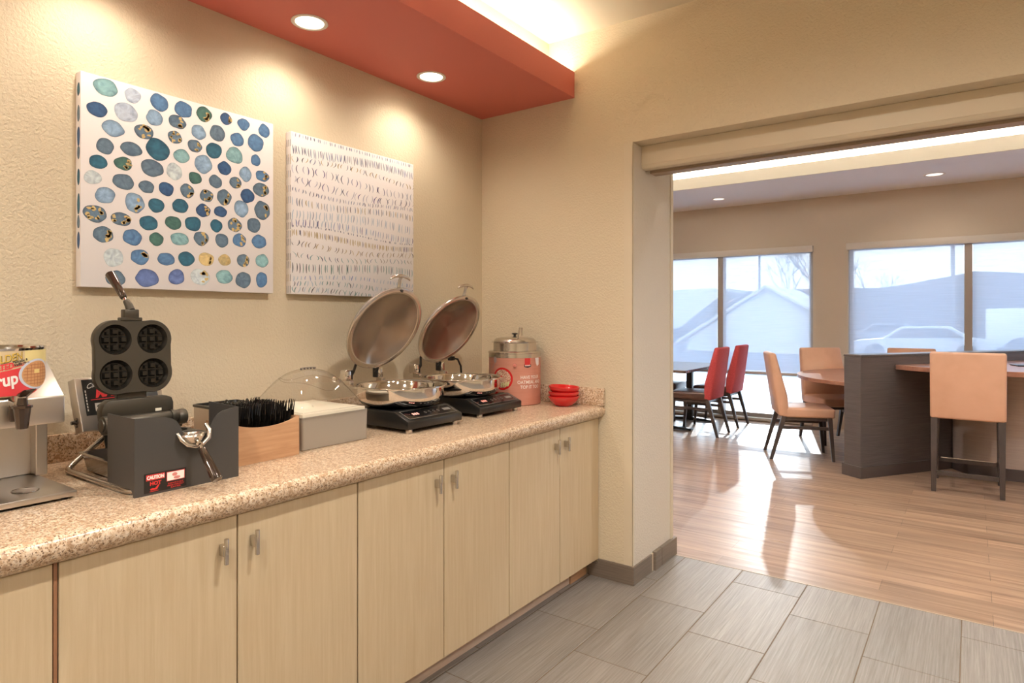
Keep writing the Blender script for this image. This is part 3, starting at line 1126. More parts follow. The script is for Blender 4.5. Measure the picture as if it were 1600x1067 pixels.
b.obj('pictogram', 'sign_black', cb)
b = MB()
add_text(b, 'GOLDEN', .020, lambda x, y: cbf(.872 + x, .134 + y + x * .05, .0016), .04, 'LEFT', .2)
b.obj('lettering', 'label_gold', cb)
b = MB()
add_text(b, 'MALTED', .034, lambda x, y: cbf(.850 + x, .104 + y + x * .06, .0014), .05, 'LEFT', .2)
b.obj('lettering', 'label_red', cb)
b = MB()
b.faces([cbf(.836, .096, .0014), cbf(1.0, .101, .0014), cbf(1.0, .103, .0014), cbf(.836, .098, .0014)], [(0, 1, 2, 3)])
b.obj('red_underline', 'label_red', cb)
b = MB()
pc = Vector((.200, .7985, 1.062))
for a in range(5):
    th = a * 2 * PI / 5
    b.cyl((pc.x + .008 * math.cos(th), .797, pc.z + .011 * math.sin(th)), (pc.x + .008 * math.cos(th), .8005, pc.z + .011 * math.sin(th)), .005, seg=10)
b.cyl((pc.x, .785, pc.z), (pc.x, .8005, pc.z), .006, seg=12)
b.obj('knob', 'bronze', cb)
b = MB()
b.tube([(.20, .88, 1.04), (.21, .88, 1.0), (.20, .89, .96), (.17, .90, .925)], .008, 10)
b.obj('cable', 'black', t)
# steel drip pan between the tubes
b = MB()
def rrect(x0, x1, y0, y1, r, n=5):
    o = []
    for cx, cy, a0 in ((x1 - r, y1 - r, 0), (x0 + r, y1 - r, PI / 2), (x0 + r, y0 + r, PI), (x1 - r, y0 + r, 1.5 * PI)):
        for i in range(n + 1):
            a = a0 + PI / 2 * i / n
            o.append((cx + r * math.cos(a), cy + r * math.sin(a)))
    return o
def loft(mb, loops, cap0=False, cap1=False):
    n = len(loops[0])
    vs = [p for l in loops for p in l]
    fs = []
    for k in range(len(loops) - 1):
        for i in range(n):
            j = (i + 1) % n
            fs.append((k * n + i, k * n + j, (k + 1) * n + j, (k + 1) * n + i))
    if cap0:
        fs.append(tuple(range(n))[::-1])
    if cap1:
        fs.append(tuple(range((len(loops) - 1) * n, len(loops) * n)))
    mb.faces(vs, fs)
def pan_loops(x0, x1, y0, y1, z0, z1, ins, th=.0015, lip=.007):
    L_ = []
    for (g, z) in ((-lip, z1 - .002), (-lip, z1), (0, z1), (ins, z0 + .004), (ins + .004, z0 + .0015)):
        L_.append([(p[0], p[1], z) for p in rrect(x0 + g, x1 - g, y0 + g, y1 - g, .018)])
    return L_
b = MB()
ol = [[(p[0], p[1], z) for p in rrect(.218 + g, .60 - g, .803 + g, 1.004 - g, .018)] for g, z in ((.012, CT + .004), (.010, CT + .006), (0, .972), (-.009, .972), (-.009, .9745), (.0015, .9745), (.0115, CT + .008))]
loft(b, ol, True, True)
b.obj('drip_pan', 'satin', t, smooth=50)
# round legs under the pan/hinge
b = MB()
b.box(.40, .425, .80, 1.01, 1.045, 1.062, .004)
b.cyl((.19, .91, 1.03), (.41, .91, 1.053), .012, seg=14)
b.obj('support_arm', 'cast', t)
# hinge
b = MB()
b.cyl((.435, .792, 1.082), (.435, 1.005, 1.082), .0185, seg=28, bev=.003)
b.cyl((.435, .778, 1.078), (.435, .800, 1.078), .027, seg=28, bev=.004)
b.cyl((.435, .985, 1.078), (.435, 1.012, 1.078), .023, seg=28, bev=.004)
b.cyl((.435, .774, 1.078), (.435, .779, 1.078), .019, seg=28, bev=.001)
b.cyl((.435, .965, 1.082), (.435, .972, 1.082), .0215, seg=28)
b.obj('hinge', 'cast', t)
b = MB()
prof = [(.783, 1.085), (.780, 1.118), (.786, 1.136), (.800, 1.146), (.960, 1.146), (.975, 1.140), (.980, 1.125), (.980, 1.085)]
b.prism(prof, lambda a, c, d: (d, a, c), .392, .428, .003)
b.obj('hinge_bracket', 'cast', t)
b = MB()
b.box(.4285, .432, .925, .942, 1.103, 1.111)
b.obj('cream_stop', 'butter', t)
# grid plates
def quad_plate(mb, C, ex, ey, en, half=.0515, rad=.0575, th=.024, cup=.044, deep=.013):
    """C centre, ex/ey in-plane, en outward normal of the cooking face; returns via two material slots"""
    fnp = lambda a, c, d: C + ex * a + ey * c + en * d
    out = []
    n = 88
    for i in range(n):
        a = 2 * PI * i / n
        dx, dy = math.cos(a), math.sin(a)
        best = 0
        for sx in (-1, 1):
            for sy in (-1, 1):
                cx, cy = sx * half, sy * half
                bb_ = dx * cx + dy * cy
                cc_ = cx * cx + cy * cy - rad * rad
                dd = bb_ * bb_ - cc_
                if dd > 0:
                    best = max(best, bb_ + math.sqrt(dd))
        # fill the valleys between lobes
        fill = (half + rad * .955) / max(abs(dx), abs(dy))
        if fill * min(abs(dx), abs(dy)) <= half:
            best = max(best, fill)
        out.append((best * dx, best * dy))
    # rim band
    sv = [fnp(p[0] * k_, p[1] * k_, d) for k_, d in ((.97, -th), (1.0, -th + .004), (1.0, -.003), (.985, 0)) for p in out]
    fs = []
    for k in range(3):
        for i in range(n):
            j = (i + 1) % n
            fs.append((k * n + i, k * n + j, (k + 1) * n + j, (k + 1) * n + i))
    fs.append(tuple(range(n)))
    mb.faces(sv, fs)
    # face with four holes: triangulated by filling
    bf = bmesh.new()
    loops = [[(p[0] * .985, p[1] * .985) for p in out]]
    m_ = 40
    for sx in (-1, 1):
        for sy in (-1, 1):
            loops.append([(sx * half + cup * math.cos(2 * PI * i / m_), sy * half + cup * math.sin(2 * PI * i / m_)) for i in range(m_)])
    for lp in loops:
        vv = [bf.verts.new(fnp(p[0], p[1], 0)) for p in lp]
        for i in range(len(vv)):
            bf.edges.new((vv[i], vv[(i + 1) % len(vv)]))
    bmesh.ops.triangle_fill(bf, edges=bf.edges[:], use_beauty=True)
    mb._merge(bf)
    # cups
    mb.mi = 1
    for sx in (-1, 1):
        for sy in (-1, 1):
            cx, cy = sx * half, sy * half
            lp = []
            for r_, d in ((cup, 0), (cup * .80, -deep), (0, -deep)):
                if r_:
                    lp.append([fnp(cx + r_ * math.cos(2 * PI * i / m_), cy + r_ * math.sin(2 * PI * i / m_), d) for i in range(m_)])
            loft(mb, lp, False, True)
            # waffle studs
            s_ = cup * .80
            pitch = s_ * .66
            for i in (-1, 0, 1):
                for j in (-1, 0, 1):
                    k_ = .27 if (i and j) else .30
                    hx = pitch * .42
                    px, py = i * pitch, j * pitch
                    if i and j:
                        px *= .82; py *= .82; hx *= .55
                    q = [(px - hx, py - hx), (px + hx, py - hx), (px + hx, py + hx), (px - hx, py + hx)]
                    q2 = [(px + (a_ - px) * .62, py + (b_ - py) * .62) for a_, b_ in q]
                    vs = [fnp(cx + a_, cy + b_, -deep) for a_, b_ in q] + [fnp(cx + a_, cy + b_, -deep + .010) for a_, b_ in q2]
                    mb.faces(vs, [(0, 1, 5, 4), (1, 2, 6, 5), (2, 3, 7, 6), (3, 0, 4, 7), (4, 5, 6, 7)])
    mb.mi = 0
UPC = Vector((.405, .878, 1.268))
b = MB()
uey = Vector((-.05, 0, 1)).normalized()
uen = Vector((1, 0, .05)).normalized()
quad_plate(b, UPC, Vector((0, 1, 0)), uey, uen)
b.box(.380, .398, .832, .915, 1.138, 1.165, .002, 1)
b.obj('upper_grid', ['cast', 'cast_inner'], t, smooth=40)
b = MB()
b.box(.375, .400, .842, .902, 1.374, 1.384, .002, 1)
b.box(.372, .400, .852, .893, 1.382, 1.408, .003, 2)
b.tube([(.392, .872, 1.405), (.384, .870, 1.420), (.372, .868, 1.433)], [.012, .011, .009], 14)
b.obj('handle_socket', 'cast', t)
hp0, hp1 = Vector((.372, .868, 1.430)), Vector((.285, .855, 1.525))
d = (hp1 - hp0).normalized()
b = MB()
b.cyl(hp0 - d * .006, hp0 + d * .024, .0045, seg=14)
b.obj('handle_rod', 'chrome', t)
b = MB()
b.lathe([(0, 0), (.0085, 0), (.0095, .002), (.0118, .045), (.0140, .090), (.0142, .098), (.0125, .1005), (0, .1005)], hp0 + d * .018, 28, axis=d)
b.obj('grip', 'bronze', t)
b = MB()
LPC = Vector((.550, .893, 1.052))
quad_plate(b, LPC, Vector((1, 0, 0)), Vector((0, 1, 0)), Vector((0, 0, 1)), half=.046, rad=.0515, th=.02, cup=.040, deep=.011)
b.obj('lower_grid', ['cast', 'cast_inner'], t, smooth=40)
# lower handle with its yoke
b = MB()
yk = [(.655, .958, 1.082), (.668, .962, 1.066), (.676, .955, 1.045), (.680, .935, 1.031), (.681, .915, 1.028), (.678, .895, 1.034), (.672, .880, 1.050), (.660, .876, 1.066)]
b.tube(yk, [.005, .007, .0065, .006, .006, .006, .0065, .005], 12)
b.lathe([(0, 1.028), (.018, 1.030), (.028, 1.040), (.034, 1.056), (.032, 1.061), (.026, 1.061), (.024, 1.056), (0, 1.055)], (.658, .916, 0), 28)
yo = b.obj('handle_yoke', 'satin', t)
lp0, lp1 = Vector((.690, .919, 1.040)), Vector((.772, .930, .938))
d = (lp1 - lp0).normalized()
b = MB()
b.cyl(lp0 - d * .006, lp0 + d * .028, .0048, seg=14)
b.lathe([(.006, 0), (.009, .002), (.009, .008), (.006, .010)], lp0, 8, axis=d)
b.obj('handle_rod', 'chrome', t)
b = MB()
b.lathe([(0, 0), (.0095, 0), (.0105, .002), (.0125, .045), (.0145, .088), (.0148, .098), (.013, .101), (0, .101)], lp0 + d * .022, 28, axis=d)
b.obj('grip', 'bronze', t)

# charcoal guard in front of the waffle maker
t = thing('heat_guard', 'charcoal sheet-metal guard with a curved cut-out around the waffle maker', 'guard', (.58, .91, CT))
gx = .660
top = [(.766, 1.120)]
top += [(.80, 1.119), (.848, 1.114), (.862, 1.110), (.875, 1.100), (.884, 1.086), (.890, 1.068), (.897, 1.050), (.906, 1.038), (.918, 1.0315), (.932, 1.031),
        (.946, 1.036), (.957, 1.046), (.964, 1.058), (.970, 1.075), (.978, 1.092), (.990, 1.106), (1.006, 1.114), (1.03, 1.118), (1.055, 1.120)]
poly = [(.766, CT)] + top + [(1.055, CT)]
b = MB()
b.prism(poly, lambda a, c, d_: (d_, a, c), gx - .003, gx)
# sides
sl_ = [(.500, .934), (.638, .934), (.648, .925), (.652, CT), (gx - .003, CT), (gx - .003, 1.120), (.500, 1.121)]
b.prism(sl_, lambda a, c, d_: (a, d_, c), .766, .769)
b.prism([(.500, CT), (gx - .003, CT), (gx - .003, 1.120), (.500, 1.124)], lambda a, c, d_: (a, d_, c), 1.052, 1.055)
gd = b.obj('shell', 'guard', t, smooth=30)
sf = lambda yy, z, o=.0006: (gx + o, yy, z)
b = MB()
b.faces([sf(.789, .920), sf(.900, .9205), sf(.899, .971), sf(.789, .972)], [(0, 1, 2, 3)])
b.obj('warning_sticker', 'sign_black', t)
b = MB()
b.faces([sf(.794, .9525, .001), sf(.842, .953, .001), sf(.842, .968, .001), sf(.794, .968, .001)], [(0, 1, 2, 3)])
add_text(b, 'HOT', .0135, lambda x, y: sf(.818 + x, .9395 + y, .001), .05)
for k, s_ in enumerate(('SURFACE IS HOT', 'AVOID CONTACT', 'BURN RISK')):
    add_text(b, s_, .0055, lambda x, y: sf(.871 + x, .9335 - k * .0055 + y, .001), .02)
b.faces([sf(*p, .001) for p in ((.806, .926), (.822, .927), (.828, .938), (.825, .939), (.817, .931), (.810, .932), (.804, .930))], [(0, 1, 2, 3, 4, 5, 6)])
b.faces([sf(*p, .001) for p in ((.803, .9225), (.826, .9232), (.826, .9245), (.803, .924))], [(0, 1, 2, 3)])
b.faces([sf(*p, .001) for p in ((.8465, .9415), (.8955, .942), (.8955, .967), (.8465, .967))], [(0, 1, 2, 3)])
b.obj('warning_print', 'sign_red', t)
b = MB()
add_text(b, 'CAUTION', .0125, lambda x, y: sf(.818 + x * .78, .9560 + y, .0014), .06)
b.faces([sf(*p, .0014) for p in ((.848, .943), (.894, .9435), (.894, .9655), (.848, .9655))], [(0, 1, 2, 3)])
b.obj('warning_print', 'white', t)
b = MB()
disc2(b, lambda p, q: sf(p, q, .0018), .868, .958, .007, .005, 1, 14)
disc2(b, lambda p, q: sf(p, q, .0018), .874, .949, .009, .004, 1, 14)
b.obj('warning_print', mat('pale_red_print', (.62, .22, .20), .5), t)

# ------------------------------------------------------------------ wooden cutlery box, forks, steel caddy, spoons
t = thing('cutlery_box', 'light bamboo box with a scooped front edge full of black forks', 'box', (.46, 1.225, CT))
WX0, WX1, WY0, WY1 = .385, .548, 1.105, 1.345
b = MB()
fr = [(WY0, CT)] + [(WY0 + (WY1 - WY0) * i / 16, 1.026 + .022 * abs(2 * i / 16 - 1) ** 2.2) for i in range(17)] + [(WY1, CT)]
b.prism(fr, lambda a, c, d_: (d_, a, c), WX1 - .009, WX1)
b.prism(fr, lambda a, c, d_: (d_, a, c), WX0, WX0 + .009)
b.box(WX0 + .009, WX1 - .009, WY0, WY0 + .009, CT, 1.048)
b.box(WX0 + .009, WX1 - .009, WY1 - .009, WY1, CT, 1.048)
b.box(WX0 + .009, WX1 - .009, WY0 + .009, WY1 - .009, CT, CT + .008)
b.obj('body', 'bamboo', t)
def make_fork():
    b = MB()
    # local: handle along +z, width x, stacked along y
    outl = [(-.0045, 0), (.0045, 0), (.0035, .06), (.003, .10), (.011, .128), (.0125, .137), (.0122, .146)]
    vs, fs = [], []
    for k, (z, w_) in enumerate(((0, .006), (.04, .005), (.075, .0042), (.09, .0048), (.105, .010), (.118, .0140), (.132, .0150))):
        bend = .004 * math.sin(z / .165 * PI) - (.004 if z > .11 else 0) * (z - .11) / .05
        vs += [(-w_, bend, z), (w_, bend, z), (w_, bend + .0012, z), (-w_, bend + .0012, z)]
    for k in range(6):
        for i in range(4):
            j = (i + 1) % 4
            fs.append((4 * k + i, 4 * k + j, 4 * k + 4 + j, 4 * k + 4 + i))
    fs.append((0, 1, 2, 3))
    b.faces(vs, fs)
    for k in range(4):
        xx = -.0150 + .0022 + k * .00853
        b.hull([(xx - .0024, -.001, .131), (xx + .0024, -.001, .131), (xx + .0024, .0008, .131), (xx - .0024, .0008, .131),
                (xx - .0012, .004, .168), (xx + .0012, .004, .168), (xx + .0012, .0052, .168), (xx - .0012, .0052, .168)])
    return b.obj('plastic_fork', 'fork', None, smooth=0)
FL = 'black plastic fork standing tines up among the forks in the bamboo box'
fk = make_fork()
tag(fk, FL, 'fork', 'black forks in the bamboo box')
rf = random.Random(3)
first = True
fi = 0
for row, xx in enumerate((.410, .444, .478, .513)):
    nn = 20
    for i in range(nn):
        yy = WY0 + .016 + (WY1 - WY0 - .034) * i / (nn - 1)
        if rf.random() < .06:
            continue
        o = fk if first else fk.copy()
        if not first:
            COL.objects.link(o)
        first = False
        dz = .006 * math.sin(i * .55 + row) + rf.uniform(-.005, .004)
        if i < 11:
            dz -= .006
        o.location = (xx + rf.uniform(-.002, .002), yy, CT + .011 + max(0, dz + .006))
        o.rotation_euler = (rf.uniform(-.10, .06), rf.uniform(-.09, .09), .35 + rf.uniform(-.35, .35))
        fi += 1
t = thing('cutlery_caddy', 'steel bin with a dark rim behind the bamboo fork box', 'bin', (.25, 1.28, CT))
b = MB()
lo = [[(p[0], p[1], z) for p in rrect(.128 + g, .378 - g, 1.195 + g, 1.365 - g, .012)] for g, z in ((.003, CT), (0, CT + .003), (0, 1.062), (.003, 1.062), (.004, CT + .006))]
loft(b, lo, True, True)
b.obj('body', 'steel_v', t)
b = MB()
lo = [[(p[0], p[1], z) for p in rrect(.128 + g, .378 - g, 1.195 + g, 1.365 - g, .012)] for g, z in ((.000, 1.060), (-.003, 1.062), (-.003, 1.069), (.004, 1.071), (.006, 1.062))]
loft(b, lo)
b.obj('rim', 'black', t)
def make_spoon():
    b = MB()
    b.hull([(-.004, 0, 0), (.004, 0, 0), (.004, .0015, 0), (-.004, .0015, 0), (-.003, .0, .11), (.003, 0, .11), (.003, .0015, .11), (-.003, .0015, .11)])
    b.lathe([(0, -.002), (.006, -.0015), (.0105, .001), (.0125, .004), (.0118, .0045), (.006, .001), (0, .0002)], (0, .002, .130), 16, axis=(0, 1, 0), sx=1.0, sy=1.5)
    return b.obj('plastic_spoon', 'fork')
sp = make_spoon()
tag(sp, 'black plastic spoon standing bowl up in the steel bin behind the forks', 'spoon', 'black spoons in the steel bin')
first = True
for i in range(22):
    o = sp if first else sp.copy()
    if not first:
        COL.objects.link(o)
    first = False
    k, r_ = i % 11, i // 11
    o.location = (.215 + .055 * r_ + rf.uniform(-.01, .012), 1.212 + k * .0135, CT + .008 + rf.uniform(0, .014))
    o.rotation_euler = (-.05 + rf.uniform(-.04, .04), rf.uniform(-.12, .12), rf.uniform(-.3, .3))

# ------------------------------------------------------------------ bin with clear dome
BX0, BX1, BY0, BY1 = .175, .516, 1.380, 1.682
t = thing('domed_bin', 'grey rectangular bin with clear plastic dome cover and chrome knob', 'bin', (.345, 1.53, CT))
b = MB()
lo = [[(p[0], p[1], z) for p in rrect(BX0 + g, BX1 - g, BY0 + g, BY1 - g, .010)] for g, z in ((.004, CT), (.002, CT + .002), (0, 1.030), (.006, 1.030), (.008, 1.0))]
loft(b, lo, True, True)
b.obj('body', mat('satin_grey_plastic', (.36, .335, .295), .3, .3), t)
b = MB()
lo = [[(p[0], p[1], z) for p in rrect(BX0 + g, BX1 - g, BY0 + g, BY1 - g, .012)] for g, z in ((.002, 1.022), (-.005, 1.024), (-.005, 1.029), (-.001, 1.031), (-.001, 1.043), (.006, 1.046), (.012, 1.046))]
loft(b, lo)
b.obj('rim', 'acrylic', t)
b = MB()
b.box(BX0 + .008, BX1 - .008, BY0 + .008, BY1 - .008, 1.002, 1.0405, .003)
b.lathe([(.07, 1.0405), (.066, 1.048), (.05, 1.056), (.025, 1.061), (0, 1.062)], (.33, 1.50, 0), 24, sx=.9, sy=.7)
b.obj('white_liner', 'butter', t)
b = MB()
cxm, cym = (BX0 + BX1) / 2, (BY0 + BY1) / 2
hxm, hym = (BX1 - BX0) / 2 - .004, (BY1 - BY0) / 2 - .004
def dome(i, j, s=1.0, o=0):
    u_, v_ = 2 * i - 1, 2 * j - 1
    u2, v2 = u_, v_
    h_ = .142 * (1 - abs(u_) ** 2.3) ** .8 * (1 - abs(v_) ** 2.6) ** .7
    return Vector((cxm + u_ * hxm, cym + v_ * hym, 1.046 + h_ * s + o))
b.grid(dome, 40, 40)
dm = b.obj('dome', 'acrylic', t, smooth=60)
b = MB()
ring = [dome(.5 + .42 * math.cos(2 * PI * k / 48) * .9 + .03, .5 + .36 * math.sin(2 * PI * k / 48), 1, .0005) for k in range(48)]
b.tube(ring, .0012, 6, closed=True)
b.obj('opening_edge', 'acrylic', dm)
b = MB()
kp = dome(.80, .66)
kn = (Vector((.75, -.1, .55))).normalized()
b.cyl(kp - kn * .004, kp + kn * .003, .0115, seg=28, bev=.002)
b.obj('knob', 'chrome', dm)
b = MB()
for k in range(5):
    p_ = dome(.5, .40 + .05 * k, 1, -.001)
    b.box(p_.x - .004, p_.x + .004, p_.y - .004, p_.y + .002, p_.z - .002, p_.z + .006, .0008, 1)
b.tube([dome(.5, .38 + .03 * k, 1, .004) for k in range(9)], .0018, 8)
b.obj('hinge_clip', mat('smoky_clip', (.20, .17, .15), .25), dm)

# ------------------------------------------------------------------ induction cookers, pans, open lids
def cooker(x0, x1, y0, y1, label):
    t = thing('induction_cooker', label, 'cooktop', ((x0 + x1) / 2, (y0 + y1) / 2, CT))
    b = MB()
    sec = [(x0, .931), (x1, .931), (x1 + .001, .962), (x1 - .004, .965), (x1 - .078, .996), (x1 - .086, .998), (x0, .998)]
    b.prism(sec, lambda a, c, d_: (a, d_, c), y0, y1, .003)
    b.obj('body', 'black', t)
    b = MB()
    b.box(x0 + .01, x1 - .10, y0 + .012, y1 - .012, .9975, .9995, .0006, 1)
    b.obj('glass_top', 'black_gloss', t)
    a0, a1 = Vector((x1 - .074, 0, .995)), Vector((x1 - .012, 0, .970))
    dd = a1 - a0
    nn_ = Vector((.38, 0, .92))
    pf = lambda i, j, o=.0012: a0 + dd * i + Vector((0, y0 + .02 + (y1 - y0 - .04) * j, 0)) + nn_ * o
    b = MB()
    b.faces([pf(0, 0), pf(1, 0), pf(1, 1), pf(0, 1)], [(0, 1, 2, 3)])
    cp = b.obj('control_panel', 'black_gloss', t)
    b = MB()
    for (i0, j0, i1, j1) in ((0, 0, .03, 1), (.97, 0, 1, 1), (0, 0, 1, .01), (0, .99, 1, 1), (.35, .80, .62, .95)):
        b.faces([pf(i0, j0, .0016), pf(i1, j0, .0016), pf(i1, j1, .0016), pf(i0, j1, .0016)], [(0, 1, 2, 3)])
    for k in range(4):
        disc2(b, lambda p, q: pf(p, q, .0018), .5, .42 + .09 * k, .12, .018, 1, 14, .75)
    b.obj('panel_print', mat('grey_panel_print', (.28, .26, .24), .4), cp)
    b = MB()
    for k in range(3):
        q0 = .16 + .045 * k
        b.faces([pf(.38, q0, .0017), pf(.62, q0, .0017), pf(.62, q0 + .03, .0017), pf(.38, q0 + .03, .0017)], [(0, 1, 2, 3)])
    b.obj('display', 'led_red', cp)
    for fx, fy in ((x1 - .018, y0 + .022), (x1 - .018, y1 - .032), (x0 + .03, y0 + .022), (x0 + .03, y1 - .032)):
        b = MB()
        b.cyl((fx, fy, CT), (fx, fy, .932), .014, seg=24, bev=.0015)
        b.obj('foot', 'satin', t)
    return t
def serving_pan(cx, cy, R_, lidc, lid_el, label, yb):
    t = thing('serving_pan', label, 'pan', (cx, cy, 1.0))
    z0, z1 = 1.0003, 1.090
    prof = [(0, z0), (R_ * .62, z0), (R_ * .80, z0 + .010), (R_ * .905, z0 + .030), (R_ * .925, z0 + .045), (R_ * .93, z1 - .009), (R_ * .955, z1 - .006), (R_ * .995, z1 - .006), (R_, z1 - .003), (R_ * .995, z1), (R_ * .955, z1 + .001),
            (R_ * .93, z1 - .002), (R_ * .915, z1 - .010), (R_ * .90, z0 + .045), (R_ * .82, z0 + .025), (R_ * .5, z0 + .018), (0, z0 + .018)]
    b = MB()
    b.lathe(prof, (cx, cy, 0), 96)
    b.obj('pan_body', 'chrome', t, smooth=50)
    # front tab
    b = MB()
    b.box(cx - R_ * .90 * .0 + R_ * .62, cx + R_ * .62 + .03, cy - R_ * .72, cy - R_ * .72 + .004, z1 - .03, z1 - .02) if False else None
    b.bm.free()
    # hinge housings behind
    for k, yy in enumerate(yb):
        b = MB()
        b.box(cx - R_ - .045, cx - R_ + .004, yy - .017, yy + .017, 1.100, 1.150, .009, 3)
        hb = b.obj('hinge_housing', 'chrome', t)
        b = MB()
        b.box(cx - R_ - .020, cx - R_ + .022, yy - .011, yy + .011, 1.082, 1.104, .002, 1)
        b.obj('bracket', 'satin', hb)
        b = MB()
        sy_ = 1 if k == 0 else -1
        b.box(cx - R_ - .030, cx - R_ + .003, yy + sy_ * .0195 - .003, yy + sy_ * .0195 + .003, 1.104, 1.147, .002, 2)
        b.obj('dark_plate', 'black', hb)
    # lid
    el = math.radians(lid_el)
    Xl = Vector((math.sin(el), 0, math.cos(el)))
    Zl = Vector((-math.cos(el), 0, math.sin(el)))
    Yl = Zl.cross(Xl)
    mt = Matrix(((Xl.x, Yl.x, Zl.x, lidc[0]), (Xl.y, Yl.y, Zl.y, lidc[1]), (Xl.z, Yl.z, Zl.z, lidc[2]), (0, 0, 0, 1)))
    r = R_ * .985
    b = MB()
    b.lathe([(0, .034), (r * .3, .031), (r * .6, .022), (r * .82, .010), (r * .875, .002), (r * .90, .0), (r * .985, .0), (r, .002), (r, .010), (r * .99, .013), (r * .93, .014), (r * .87, .018),
             (r * .6, .030), (r * .3, .038), (0, .041)], (0, 0, 0), 96)
    for f in b.bm.faces:
        c_ = f.calc_center_median()
        q = math.hypot(c_.x, c_.y)
        f.material_index = 1 if q > r * .86 else 0
    ld = b.obj('lid', ['spun', 'satin'], t, smooth=50, mtx=mt)
    tl_ = Matrix.Translation(-Vector(t.location))
    P = lambda x, y, z: mt @ Vector((x, y, z))
    Pl = lambda x, y, z: Vector((x, y, z))
    b = MB()
    b.tube([Pl(r - .012, 0, .016), Pl(r + .006, 0, .020), Pl(r + .026, 0, .026), Pl(r + .041, 0, .028)], [.009, .008, .0075, .009], 12)
    b.tube([Pl(r + .031, -.060, .026), Pl(r + .040, -.045, .027), Pl(r + .046, -.02, .028), Pl(r + .048, 0, .028), Pl(r + .046, .02, .028), Pl(r + .040, .045, .027), Pl(r + .031, .060, .026)],
           [.004, .0065, .0075, .008, .0075, .0065, .004], 12)
    b.obj('lid_handle', 'satin', ld, smooth=60, mtx='local')
    b = MB()
    b.lathe([(0, -.004), (.0065, -.004), (.0065, .0008), (0, .0008)], (r * .945, .006, -.0006), 20)
    b.obj('black_stud', 'black', ld, mtx='local')
    for yy in yb:
        b = MB()
        e_ = P(-r * .88, 0, .026)
        sy_ = .024 if yy == yb[0] else -.024
        b.tube([(cx - R_ - .008, yy + sy_, 1.128), (cx - R_ + .003, yy + sy_, 1.140), (e_.x, yy + sy_ * 1.2, e_.z), (e_.x + .03, yy + sy_ * 1.2, e_.z + .05)], [.009, .008, .0065, .006], 10, flat=.8)
        b.obj('lid_arm', 'black', t)
    return t
cooker(.205, .586, 1.829, 2.162, 'black induction cooker with steel feet next to the domed bin')
cooker(.185, .563, 2.316, 2.655, 'black induction cooker with steel feet next to the oatmeal warmer')
serving_pan(.365, 2.0, .208, (.285, 1.992, 1.332), 28, 'polished round pan with its lid open, on the cooker beside the domed bin', (1.885, 2.075))
serving_pan(.345, 2.445, .205, (.255, 2.462, 1.320), 32, 'polished round pan with its lid open, on the cooker beside the oatmeal warmer', (2.335, 2.53))
b = MB()
b.tube([(.13, 2.62, 1.165), (.145, 2.645, 1.158), (.15, 2.665, 1.12), (.15, 2.672, 1.06), (.13, 2.69, .98), (.10, 2.70, .93), (.06, 2.75, CT + .006), (.05, 2.99, CT + .006)], .0055, 10)
b.box(.115, .14, 2.595, 2.63, 1.152, 1.175, .004)
tag(b.obj('power_cord', 'black'), 'thin black cord curving down behind the farther open lid', 'cord')

# ------------------------------------------------------------------ oatmeal warmer
OX, OY, OR = .366, 2.872, .143
t = thing('oatmeal_warmer', 'round soup kettle with pink printed wrap and steel top in corner', 'warmer', (OX, OY, CT))
b = MB()
b.lathe([(0, CT), (OR - .004, CT), (OR, CT + .003), (OR, 1.170), (OR - .01, 1.170)], (OX, OY, 0), 72)
b.obj('pink_wrap', 'pink', t)
b = MB()
b.lathe([(OR - .004, 1.168), (OR + .001, 1.169), (OR + .001, 1.190), (OR + .004, 1.192), (OR + .004, 1.198), (OR - .002, 1.203), (.123, 1.204), (.120, 1.204)], (OX, OY, 0), 72)
b.obj('steel_band', 'satin', t)
b = MB()
b.lathe([(.119, 1.200), (.119, 1.246), (.130, 1.249), (.131, 1.252), (.112, 1.254)], (OX, OY, 0), 72)
b.obj('inset_pot', 'satin', t)
b = MB()
b.lathe([(.118, 1.254), (.114, 1.262), (.106, 1.270), (.08, 1.276), (.03, 1.280), (0, 1.281)], (OX, OY, 0), 72)
ld = b.obj('lid', 'satin', t)
b = MB()
b.lathe([(0, 1.280), (.009, 1.280), (.006, 1.286), (.007, 1.290), (.017, 1.294), (.018, 1.297), (.012, 1.300), (0, 1.301)], (OX, OY, 0), 24)
b.obj('knob', 'black', ld)
oa = math.atan2(0 - OY, 2.42 - OX)
W2 = wrap(OX, OY, OR, oa)
b = MB()
for k, s_ in enumerate(('HAVE YOUR', 'OATMEAL AND', 'TOP IT TOO')):
    add_text(b, s_, .0245, lambda x, y: W2(.092 + x * .92, 1.058 - k * .0262 + y, .001), .012)
b.obj('lettering', 'white', t)
for nm, rx, mm, oo in (('bowl_picture', .060, 'bowl_red', .0008), ('oatmeal_picture', .049, 'oat', .0012)):
    b = MB()
    disc2(b, lambda p, q: W2(p, q, oo), -.070, 1.058, rx, rx, 4, 40)
    b.obj(nm, mm, t)
b = MB()
for k in range(4):
    disc2(b, lambda p, q: W2(p, q, .0016), -.072 + .012 * k, 1.026 + .002 * k, .0045, .013, 1, 14)
b.obj('apple_picture', mat('pale_green_print', (.62, .62, .30), .5), t)
b = MB()
disc2(b, lambda p, q: W2(p, q, .001), -.118, 1.158, .012, .017, 2, 20)
b.faces([W2(x, z, .001) for x, z in ((-.122, 1.144), (-.119, 1.142), (-.142, 1.108), (-.145, 1.110))], [(0, 1, 2, 3)])
b.obj('spoon_picture', mat('mauve_grey_print', (.36, .28, .28), .4), t)
b = MB()
b.faces([W2(x, z, .001) for x, z in ((.054, 1.168), (.088, 1.168), (.088, 1.128), (.071, 1.124), (.054, 1.128))], [(0, 1, 2, 3, 4)])
b.obj('logo_panel', 'sign_red', t)
b = MB()
